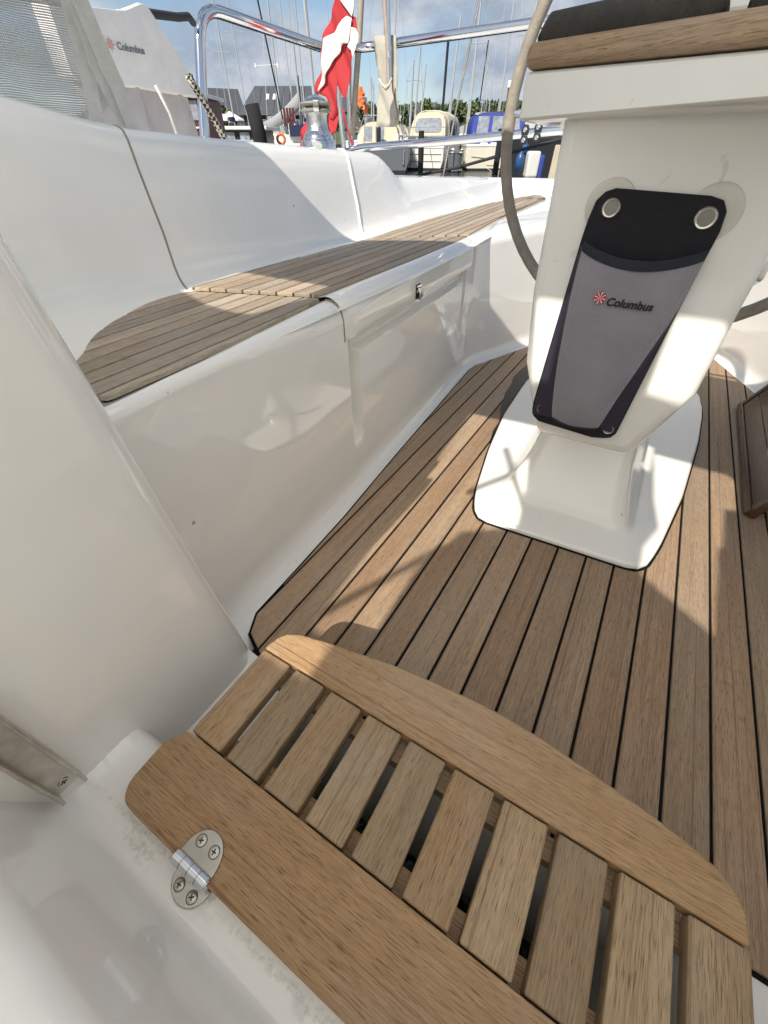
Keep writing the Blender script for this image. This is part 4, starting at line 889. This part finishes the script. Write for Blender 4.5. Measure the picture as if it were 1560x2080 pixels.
def canopy(root, w, y0, y1, z0, z1, mat, slope=.35, roof=None, p=3.6):
    rows = []
    for t in (0, .08, .3, .6, .85, 1.0):
        k = 1-.05*(1-t) if t < .1 else 1; sec = arch(w*k*(1-.12*max(0, t-.5)), z0, z0+(z1-z0)*(k-.10*max(0, t-.6)), 20, p)
        rows.append([(x, y0+(y1-y0)*t+slope*(z-z0)*(1-t), z) for x, z in sec])
    MB().grid(rows, False, True, True).build('canopy', mat, root, True, autosm=45)
    if roof:
        MB().grid([[(x*1.03, y+.0, z+.02) for x, y, z in r[6:15]] for r in rows], False).build('roof_edge', roof, root, True)
    return lambda x, z, off=.02: (x, y0+slope*(z-z0)-off, z)
def pane(root, f, poly, mat='vinyl', name='window'):
    m_ = MB(); m_.add([f(x, z, .02) for x, z in poly]+[f(x, z, -.01) for x, z in poly], [tuple(range(len(poly)))[::-1]]+[(i, (i+1) % len(poly), (i+1) % len(poly)+len(poly), i+len(poly)) for i in range(len(poly))]); return m_.build(name, mat, root)
def box(root, name, a, b, mat, bevel=.0): return MB().box(a, b).build(name, mat, root, bevel=bevel)
def rail(root, pts, r=.018, name='rail', mat='ss'): return MB().tube(pts, r, 6).build(name, mat, root)

# cream canopy motorboat, seen from astern
b1 = hroot('motorboat', 1.93, 27.5, 0, -22, 'white motorboat with cream canopy and wide rear window', 'motorboat', 'motorboats moored opposite')
hull(b1, 2.2, 7.2, .92, 'hullwhite')
f1 = canopy(b1, .98, .55, 3.6, .95, 2.26, 'cream', .30)
pane(b1, f1, round_poly([(-.72,1.45),(.72,1.45),(.66,1.98),(-.62,1.98)], .16, 4))
for y in (1.35, 1.95, 2.55): MB().add([(1.0,y,1.28),(1.0,y+.42,1.28),(.985,y+.40,1.90),(.985,y+.06,1.90)], [(0,1,2,3)]).build('side_window', 'darkglass', b1)
for x in (-.95,-.35,.25,.85): box(b1, 'coaming_post', (x-.03,.08,.92), (x+.03,.14,1.34), 'white')
box(b1, 'rear_screen', (-1.0,.10,.95), (.9,.115,1.28), 'vinyl')
rail(b1, [(-1.1,.05,.95),(-1.1,.05,1.62),(1.1,.05,1.62),(1.1,.05,.95)]); rail(b1, [(-1.1,.04,1.3),(1.1,.04,1.3)])
for x in (-.15, .05): rail(b1, [(x,-.05,.05),(x,-.05,.9)], .02, 'ladder_side', 'white')
for z in (.15,.3,.45,.6,.75): rail(b1, [(-.15,-.05,z),(.05,-.05,z)], .022, 'ladder_rung', 'white')
rail(b1, [(-.62,-.04,.1),(-.4,-.04,.85)], .012, 'brace'); rail(b1, [(.62,-.04,.1),(.4,-.04,.85)], .012, 'brace')
for x in (-.5, .5): MB().tube([(x*1.7,f1(0,.97)[1]-.005,.97),(x*1.6,f1(0,1.5)[1]-.01,1.5),(x*1.45,f1(0,2.1)[1]-.0,2.1)], .016, 5).build('canopy_seam', 'hullcream', b1)
for y in (1.2, 2.4): MB().tube([(x, y, z+.012) for x, z in arch(.985, .95, 2.24, 20, 3.6)], .014, 5).build('canopy_bow', 'hullcream', b1)
for z in (.35, .62): box(b1, 'rubbing_strip', (-1.0,-.02,z), (1.0,.0,z+.02), 'hullgrey')
MB().lathe([(.02,.32),(.10,.25),(.11,-.2),(.02,-.3)], (1.25,1.2,.55), 12).build('hull_fender', 'hullwhite', b1, True)
# round steel boarding basket at its quarter
bk = hroot('boarding_basket', 3.45, 26.2, 0, 0, 'round steel boarding basket between the cream and blue canopy boats', 'basket')
MB().tube([(.42*math.cos(2*math.pi*k/24), .42*math.sin(2*math.pi*k/24), .78) for k in range(25)], .03, 6, False).build('upper_ring', 'ss', bk)
MB().tube([(.36*math.cos(2*math.pi*k/24), .36*math.sin(2*math.pi*k/24), .05) for k in range(25)], .03, 6, False).build('lower_ring', 'ss', bk)
for k in range(6):
    a = 2*math.pi*k/6+.2; rail(bk, [(.42*math.cos(a),.42*math.sin(a),.78),(.36*math.cos(a),.36*math.sin(a),.05)], .025, 'upright')
MB().lathe([(.33,.05),(.36,.70)], (0,0,0), 20).build('bin', 'hullgrey', bk, True)

# blue canopy motorboat
b2 = hroot('motorboat', 5.55, 27, 0, -3, 'cream motorboat with bright blue canopy and three clear panels', 'motorboat', 'motorboats moored opposite')
hull(b2, 3.0, 8.0, .98, 'hullcream')
f2 = canopy(b2, 1.34, .25, 3.2, .98, 2.20, 'bluecanvas', .34, 'white', 5)
for x0_, x1_ in ((-1.05,-.48),(-.30,.30),(.50,1.08)): pane(b2, f2, [(x0_-.03,1.12),(x1_-.03,1.12),(x1_*.93,2.02),(x0_*.93,2.02)])
for x0_, x1_ in ((-.8,-.45),(-.3,.3),(.45,.8)): pane(b2, f2, [(x0_,1.0),(x1_,1.0),(x1_,1.07),(x0_,1.07)], 'flagwhite', 'label_patch')
door = MB(); door.prism(round_poly([(-.42,.22),(.05,.22),(.05,.90),(-.42,.90)], .06, 3), .012, .03, axis='y'); door.build('transom_door', 'hullcream', b2)
rail(b2, [(-1.2,-.02,.55),(-.3,-.03,.48),(.8,-.02,.66)], .012, 'rope', 'alu'); rail(b2, [(-.35,-.03,.1),(-.1,-.05,-.02),(.2,-.05,-.02),(.4,-.03,.1)], .014, 'rope', 'ropewhite')
for k, (x_, z_) in enumerate(((.62,.82),(.72,.82),(.82,.82),(.66,.70),(.76,.70))): box(b2, 'registration_mark', (x_,-.022,z_), (x_+.06,-.012,z_+.05), 'hullgrey')
rail(b2, [(.55,2.4,2.40),(.55,2.4,3.1)], .05, 'radar_post', 'trunk'); box(b2, 'lamp', (.47,2.32,3.1), (.63,2.48,3.35), 'white', .03); rail(b2, [(.95,2.4,2.3),(.98,2.4,3.8)], .015, 'aerial', 'white')

for y in (1.0, 2.2): MB().tube([(x, y, z+.012) for x, z in arch(1.345, .98, 2.18, 20, 5)], .014, 5).build('canopy_bow', 'navy', b2)
for x in (-1.2, 1.2): rail(b2, [(x,.03,.98),(x,.03,1.45),(x*1.02,1.2,1.5)], .018)
MB().lathe([(.02,.34),(.11,.26),(.12,-.2),(.02,-.32)], (-1.62,1.0,.5), 12).build('hull_fender', 'hullwhite', b2, True)
# grey hulled motorboat with cream hood
b3 = hroot('motorboat', -.30, 25, 0, -4, 'dark grey motorboat with low cream hood beside the canvas sling', 'motorboat', 'motorboats moored opposite')
hull(b3, 2.9, 7.5, .95, 'hullgrey', 'antifoul')
f3 = canopy(b3, .95, .6, 3.0, 1.0, 1.80, 'cream', .3)
pane(b3, f3, [(-.7,1.12),(-.3,1.12),(-.3,1.62),(-.62,1.62)]); pane(b3, f3, [(-.15,1.12),(.25,1.12),(.25,1.62),(-.15,1.62)]); box(b3, 'outboard_head', (-.05,.0,.95), (.15,.3,1.6), 'blackplastic', .05)
for x in (-1.2,1.2): rail(b3, [(x,.05,.95),(x,.05,1.6),(x,3,1.6)], .02)
for k in range(5): box(b3, 'cleat_gear', (.75+k*.14,.1,.95), (.80+k*.14,.16,1.25+.1*(k % 2)), 'white')
rail(b3, [(1.2,-.03,.3),(1.2,-.03,.8)], .05, 'fender', 'ss')
# grey boat behind the wheel
b4 = hroot('motorboat', 8.6, 22, 0, 10, 'grey hulled boat with white cabin partly hidden by the wheel rim', 'motorboat', 'motorboats moored opposite')
hull(b4, 3.4, 8.0, 1.05, 'hullgrey')
box(b4, 'cabin', (-1.35,.9,1.05), (1.4,4.5,2.0), 'hullwhite', .12)
for x0_, x1_ in ((-1.15,-.55),(-.35,.35),(.55,1.15)): box(b4, 'window', (x0_,.87,1.35), (x1_,.93,1.85), 'darkglass')
for k in range(3): box(b4, 'vent', (-1.1,-.03,.55+.14*k), (-.95,-.005,.60+.14*k), 'dark')
# outboard, fenders and fender board moored close by
def fender(a, b, c, r, h, mat, label):
    o = MB().lathe([(.02,h*.5+.06),(r*.35,h*.5),(r*.85,h*.36),(r,h*.15),(r,-h*.15),(r*.85,-h*.36),(r*.35,-h*.5),(.02,-h*.5-.05)], (0,0,0), 18).build('fender', mat, None, True); tag(hobj(o, a, b, c), label, 'fender', 'fenders by the grey boat'); return o
fender(3.32, 13.2, .72, .10, .34, 'bluefender', 'dark blue round fender hanging left of the white outboard')
fender(3.50, 13.6, .95, .09, .2, 'bluefender', 'small blue fender above the white outboard')
ob = hroot('outboard_motor', 3.62, 13.1, 0, 0, 'white outboard motor with blue side panel beside the fender board', 'outboard motor')
box(ob, 'cowl', (-.16,-.12,.42), (.13,.2,.92), 'hullwhite', .05); box(ob, 'side_panel', (.13,-.10,.36), (.24,.15,.85), 'bluecanvas', .03); MB().tube([(-.08,0,.42),(-.12,0,.1),(-.13,0,-.3)], [.05,.04,.05], 8).build('shaft', 'hullwhite', ob); box(ob, 'cavitation_plate', (-.22,-.1,.14), (-.02,.1,.17), 'hullwhite')
fb = MB().prism(round_poly([(-.085,-.36),(.085,-.36),(.095,.36),(-.06,.36)], .03, 3), 0, .07, axis='y').build('fender_board', 'cream', None, bevel=.015); tag(hobj(fb, 4.10, 13.0, .67), 'tall cream fender board next to the pedestal column', 'fender board')
dk = MB().box((-.5, 0, -.3), (1.1, 2.5, 1.2)).build('dark_hull_stern', 'antifoul', None, bevel=.06); tag(hobj(dk, 4.1, 14.2, 0), 'black stern of a moored boat behind the cream fender board', 'boat')

# left: red cabin boat, white cabin boat, pile, covered yacht, parasols
b5 = hroot('motorboat', -6.4, 18, 0, 0, 'boat with dark red wheelhouse behind the left rail post', 'motorboat', 'boats moored on the left')
hull(b5, 2.6, 7, 1.0, 'hullwhite'); box(b5, 'wheelhouse', (-1.1,.8,1.0), (.42,3.2,2.18), 'redpaint', .05); box(b5, 'wheelhouse_roof', (-1.2,.6,2.18), (.52,3.4,2.27), 'white', .02)
box(b5, 'window', (.0,.77,1.62), (.32,.81,2.08), 'vinyl'); box(b5, 'trim', (-1.12,.765,1.42), (.44,.805,1.46), 'white'); box(b5, 'chimney', (-.15,1.4,2.27), (.12,1.7,2.75), 'blackplastic', .04); box(b5, 'roof_box', (-.55,1.3,2.27), (.3,2.2,2.46), 'blackplastic', .03)
b6 = hroot('motorboat', -5.75, 22, 0, 0, 'low boat with flat white cabin roof below the parasols', 'motorboat', 'boats moored on the left')
hull(b6, 2.5, 6, .8, 'hullwhite'); box(b6, 'cabin', (-.9,.7,.8), (.8,3,1.45), 'blackplastic'); box(b6, 'cabin_roof', (-1.15,.5,1.45), (1.05,3.2,1.56), 'white', .03)
for x in (-.7,-.1,.4): box(b6, 'window', (x,.66,.95), (x+.38,.705,1.38), 'vinyl')
pile = MB().tube([(0,0,-1),(-.03,0,1.2),(-.10,0,1.72)], [.17,.165,.16], 14).build('mooring_pile', 'darkmast'); pile.data.shade_smooth(); tag(hobj(pile, -2.92, 13.2), 'thick black mooring pile standing in front of the dark house', 'pile')
sy_ = hroot('sailing_yacht', -4.6, 26, 0, 4, 'sailing yacht with grey sail cover and navy sprayhood left of the winch', 'yacht', 'boats moored on the left')
hull(sy_, 2.8, 8, 1.0, 'hullwhite')
bo = []
for k in range(9): t = k/8; bo.append([(-1.5+2.2*t+.0, .8+.1*math.cos(q), 1.55+.95*t**1.8+ (.16+.12*t)*math.sin(q)) for q in [2*math.pi*j/8 for j in range(8)]])
MB().grid(bo, True, True, True).build('sail_cover', 'sailcover', sy_, True)
nb_ = arch(.62, 1.28, 1.70, 12); MB().grid([[(x+.75, y, z) for x, z in nb_] for y in (.3, .5, 1.6)], False, True, True).build('sprayhood', 'navy', sy_, True)
rail(sy_, [(.72,1.2,1.0),(.68,1.2,4.6)], .05, 'mast', 'mast'); rail(sy_, [(-1.6,.8,1.75),(.7,1.1,1.78)], .03, 'boom', 'mast')
box(sy_, 'cabin', (-.6,.6,1.0), (1.3,3,1.35), 'hullwhite', .05)
for x in (-.3,.2,.9): rail(sy_, [(x,.02,1.0),(x,.02,1.5)], .02, 'stanchion', 'white')
lb = MB(); lb.tube([(.16*math.cos(2*math.pi*k/20), 0, .16*math.sin(2*math.pi*k/20)) for k in range(21)], .055, 8, False); lbo = lb.build('lifebuoy_ring', 'orange', None, True); tag(hobj(lbo, -4.45, 24, 1.18), 'orange ring lifebuoy just above the coaming left of the winch', 'lifebuoy')
for k, (a, b_, lab) in enumerate(((-16.4, 57, 'left white parasol partly hidden by the right one'), (-15.1, 56, 'right white parasol with pointed top on the quay'))):
    pr_ = hroot('parasol', a, b_, .9, 0, lab, 'parasol', 'white parasols on the quay')
    MB().lathe([(1.35,1.75),(1.30,1.85),(.7,2.15),(.03,2.45)], (0,0,0), 8).build('canopy', 'white', pr_); rail(pr_, [(0,0,0),(0,0,2.4)], .03, 'pole', 'mast')

# houses
def house(a, b, c, wd, dp, hw, hr_, label, wall, yaw=0, wins=0, sky=0, hip=0):
    r = hroot('house', a, b, c, yaw, label, 'house', 'houses along the quay')
    box(r, 'wall', (0,0,0), (wd,dp,hw), wall)
    m_ = MB(); o_ = .5
    m_.add([(-o_,-o_,hw-.05),(wd+o_,-o_,hw-.05),(wd+o_,dp+o_,hw-.05),(-o_,dp+o_,hw-.05),(-o_+hip,dp/2,hw+hr_),(wd+o_-hip,dp/2,hw+hr_)], [(0,1,5,4),(2,3,4,5),(3,0,4),(1,2,5),(0,3,2,1)]); rf = m_.build('roof', 'roof', r)
    sl_ = math.atan2(hr_, dp/2+o_)
    n_ = int(wd/.9)
    for k in range(n_):
        x = .2+k*.9; p0 = Vector((x+hip*.0, -o_+.3, hw-.05+.3*math.tan(sl_)+.03)); p1 = Vector((x, dp/2-.3, hw+hr_-.3*math.tan(sl_)+.03))
        if x > hip*.9 and x < wd-hip*.9: MB().tube([p0, p1], .03, 4).build('roof_seam', 'roof', rf)
    for k in range(sky):
        x = wd*.28+k*.85; y = dp*.23; z = hw-.05+(y+o_)*math.tan(sl_)+.05; MB().add([(x,y,z),(x+.35,y,z),(x+.35,y+.9,z+.9*math.tan(sl_)),(x,y+.9,z+.9*math.tan(sl_))], [(0,1,2,3)]).build('skylight', 'white', rf)
    for k in range(wins):
        x = .7+k*(wd-1.4)/max(1, wins); wn_ = box(r, 'window', (x,-.06,hw*.45), (x+.7,.02,hw*.85), 'white'); box(wn_, 'pane', (x+.08,-.08,hw*.5), (x+.62,-.055,hw*.8), 'darkglass')
    return r
house(-17.3, 70, .9, 9.6, 8, 2.7, 2.75, 'long dark quay house with black walls and skylights', 'blackwall', 0, 6, 2, 1.6)
house(-26.6, 92, .9, 3.8, 6, 3.6, 3.1, 'grey gabled house left of the dark quay house', 'greywall', 25, 2, 0)
house(-14.2, 210, 5, 8, 7, 4.5, 4, 'grey house among the trees right of the flag', 'greywall', 10, 3)
house(10.8, 200, 2.0, 6.5, 7, 5.5, 4, 'grey house among trees above the cream canopy boat', 'greywall', -12, 3)

# wooded hill: single trees in front, the rest one mass
def crown_mesh(n, rx, rz, size, seed):
    rnd = random.Random(seed); m_ = MB(); blobs = [(rnd.uniform(-.55,.55)*rx, rnd.uniform(-.55,.55)*rx, rnd.uniform(-.35,.6)*rz, rnd.uniform(.35,.6)) for _ in range(9)]
    for _ in range(n):
        bx, by, bz, br = rnd.choice(blobs); d = Vector((rnd.gauss(0,1), rnd.gauss(0,1), rnd.gauss(0,1))).normalized()*rnd.uniform(.7,1)
        p = Vector((bx+d.x*br*rx, by+d.y*br*rx, bz+d.z*br*rz)); u = Vector((rnd.gauss(0,1), rnd.gauss(0,1), rnd.gauss(0,1))).normalized(); v = u.orthogonal().normalized(); s = size*rnd.uniform(.6,1.3)
        m_.add([p-u*s, p+v*s*.7, p+u*s, p-v*s*.7], [(0,1,2,3)])
    return m_
wood = MB(); rnd = random.Random(3)
for k in range(95):
    a = rnd.uniform(-60, 90); b_ = rnd.uniform(235, 300); base = 5; cm = crown_mesh(170, rnd.uniform(4.5,7), rnd.uniform(4,6), 1.1, k); o_ = Vector((a, b_, base+rnd.uniform(2.5,4.5)+ (1.5 if b_ > 265 else 0)))
    wood.add([Vector(p)+o_ for p in cm.v], cm.f)
wd_ = wood.build('wooded_hillside', 'leaf'); tag(hobj(wd_, 0, 0), 'distant wooded hillside behind the moored boats', kind='stuff')
tree_spots = [(-6.5,205,9.5,'leaf','rounded dark tree on the hill right of the flagstaff'),(14.2,190,8.5,'leaf2','pale green tree above the cream canopy boat'),(20.5,195,8.0,'leaf','dark tree between the cream and blue canopy boats'),(24.5,200,9.5,'leaf','taller dark tree left of the blue canopy boat'),(29.5,190,8.0,'leaf2','pale tree above the blue canopy roof'),(34,200,9.0,'leaf','dark tree above the right end of the blue canopy'),
              (-22.3,80,4.1,'leaf2','small yellow green tree behind the parasols'),(-17.0,88,4.9,'leaf','small dark tree against the left end of the quay house')]
for k, (a, b_, h, lm_, lab) in enumerate(tree_spots):
    t_ = hroot('tree', a, b_, 1.0 if b_ < 100 else 3.0, 0, lab, 'tree', 'trees round the harbour')
    MB().tube([(0,0,0),(0,0,h*.5),(.2,0,h*.75)], [h*.03,h*.022,h*.01], 6).build('trunk', 'trunk', t_)
    cm = crown_mesh(520, h*.42, h*.42, h*.07, 50+k); cr = MB(); cr.add([Vector(p)+Vector((0,0,h*.58)) for p in cm.v], cm.f); cr.build('crown', lm_, t_)

# more yachts lying further off
def far_yacht(x, b, yaw, label, cover, mh, hullm='hullwhite'):
    y_ = hroot('sailing_yacht', (x-780)*.000891*b, b, 0, yaw, label, 'yacht', 'yachts lying further off')
    hull(y_, 3.0, 9, 1.15, hullm); box(y_, 'cabin', (-.9,2.2,1.15), (.9,5.8,1.62), 'hullwhite', .12)
    for q in (-.62, -.05): box(y_, 'window', (q,2.17,1.27), (q+.55,2.22,1.5), 'darkglass')
    rail(y_, [(0,4.6,1.6),(0,4.6,mh)], .06, 'mast', 'mast'); rail(y_, [(0,4.6,2.4),(0,1.0,2.35)], .07, 'boom', 'mast')
    MB().grid([[(.16*math.cos(q), 4.4-3.2*t, 2.58-.06*t+.2*(1-.4*t)*math.sin(q)) for q in [2*math.pi*j/8 for j in range(8)]] for t in (0,.3,.6,1)], True, True, True).build('sail_cover', cover, y_, True)
    for s2 in (-1, 1):
        rail(y_, [(s2*1.4,4.4,1.15),(s2*.7,4.6,mh*.55),(0,4.6,mh*.95)], .016, 'shroud', 'mast')
        rail(y_, [(s2*1.3,.1,1.15),(s2*1.3,.1,1.8),(s2*1.4,3,1.8),(s2*1.3,6,1.85)], .018, 'guard_rail', 'ss')
    rail(y_, [(-.7,4.6,mh*.55),(.7,4.6,mh*.55)], .03, 'spreader', 'mast'); rail(y_, [(0,.1,1.2),(0,4.6,mh*.98)], .014, 'backstay', 'mast')
    hood = arch(.85, 1.5, 2.15, 12); MB().grid([[(q_, 2.3+.9*t, z_) for q_, z_ in hood] for t in (0, .5, 1)], False, True, True).build('sprayhood', cover, y_, True)
for x, b, yw, lab, cv, mh, hm_ in ((470, 46, 8, 'yacht with navy cover lying left of the parasols', 'navy', 12, 'hullwhite'), (545, 44, -6, 'yacht with grey cover behind the thick black pile', 'sailcover', 13, 'hullwhite'), (620, 48, 5, 'yacht with navy cover hidden behind the winch', 'navy', 14, 'hullgrey'), (738, 46, -8, 'yacht with grey cover behind the orange tassels', 'sailcover', 5.2, 'hullwhite'), (815, 42, 6, 'yacht with cream cover right of the canvas sling', 'cream', 12, 'hullwhite'), (945, 44, -10, 'yacht with grey cover between the cream and blue canopies', 'sailcover', 12.5, 'hullwhite'), (1045, 40, 6, 'yacht with navy cover behind the wheel rim', 'navy', 13, 'hullwhite')):
    far_yacht(x, b, yw, lab, cv, mh, hm_)

# masts of other yachts
def mast(px_a, b, h, label, r=.06, lean=0, spreader=None, mat='mast', top=None):
    t_ = hroot('yacht_mast', px_a, b, 0, 0, label, 'mast', 'masts in the harbour')
    MB().tube([(0,0,.5),(lean*.5,0,h*.5),(lean,0,h)], r, 8).build('spar', mat, t_)
    if spreader:
        z, s = spreader; MB().tube([(-s,0,z-.05),(0,0,z),(s,0,z-.05)], r*.4, 6).build('spreader', mat, t_)
        for q in (-1, 1): MB().tube([(q*.9,0,.6),(q*s,0,z),(lean,0,h)], .012, 4).build('shroud', 'mast', t_)
    if top: box(t_, 'masthead_gear', (lean-.2,-.05,h), (lean+.2,.05,h+.06), 'white'); 
    return t_
K = .000891
def ma(x, b): return (x-780)*K*b
for x, b, h, lab, r, lean, spr, mt_ in (
    (648, 30, 12, 'thick pale mast left of the red flag', .085, -.3, (8.5,.9), 'mast'), 
    (512, 60, 14, 'slender pale mast over the parasols', .05, -.2, (9,1.0), 'mast'), (605, 55, 13, 'slender mast rising behind the dark roof', .05, -.4, (8.5,1), 'mast'), (618, 40, 4.4, 'short mast with dark top right of the dark roof', .05, 0, None, 'darkmast'),
    (780, 45, 13, 'pale mast with spreaders right of the canvas sling', .07, 0, (6.6,1.1), 'mast'), (760, 60, 5.6, 'short pale mast beside the orange tassels', .06, 0, None, 'mast'), (830, 38, 4.9, 'stubby white mast left of the cream canopy', .07, .15, None, 'mast'), (838, 40, 6.0, 'white mast with radar left of the cream canopy', .06, .3, (4.2,.5), 'mast'), (848, 46, 5.5, 'grey raked mast above the cream canopy edge', .06, .4, None, 'mast'),
    (893, 34, 5.5, 'black pole with bent top above the cream canopy', .07, .1, None, 'darkmast'), (903, 44, 7.6, 'thin white mast just right of the black pole', .06, .5, None, 'mast'), (909, 52, 5.0, 'low white mast behind the cream canopy roof', .06, .1, None, 'mast'), (945, 55, 5.4, 'low pale mast between the two canopies', .06, 0, None, 'mast'), (962, 50, 7.2, 'grey mast left of the blue canopy', .045, .3, (3.8,.8), 'darkmast'), (968, 56, 7.6, 'second grey mast left of the blue canopy', .045, .3, None, 'mast'), (985, 60, 5.6, 'short mast behind the blue canopy', .05, 0, None, 'mast'), (1003, 64, 5.5, 'short mast above the middle of the blue canopy', .05, 0, None, 'mast'), (1032, 40, 11.0, 'tall white mast beside the wheel rim', .055, .7, (6.2,.5), 'mast'), ):
    mast(ma(x, b), b, h, lab, r, lean, spr, mt_)
st_ = hroot('wire_stay', ma(578, 24), 24, 0, 0, 'dark wire stay slanting up past the dark house', 'wire'); MB().tube([(.05,0,1.8),(-.55,0,6.5)], .03, 6).build('wire', 'darkmast', st_)
# wind gear and red flags
wg = hroot('wind_gear', ma(565, 30), 30, 3.9, 0, 'white wind vane arm with two cups above the dark roof', 'wind vane')
MB().tube([(-.65,0,0),(.45,0,.05)], .011, 6).build('arm', 'white', wg)
for x in (-.65, .45): box(wg, 'vane', (x-.025,-.01,-.05), (x+.025,.01,.10), 'white')
MB().tube([(.25,0,-2.9),(.25,0,.2)], .03, 6).build('pole', 'mast', wg)
rf_ = hroot('signal_flags', ma(592, 24), 24, 1.9, 0, 'dark red signal flags hanging left of the winch', 'flags')
for k in range(4): box(rf_, 'pennant', (-.2+k*.12,.02*k,-.3+.1*(k % 2)), (-.11+k*.12,.02*k+.01,.25), 'redpaint')
LOCAL = False
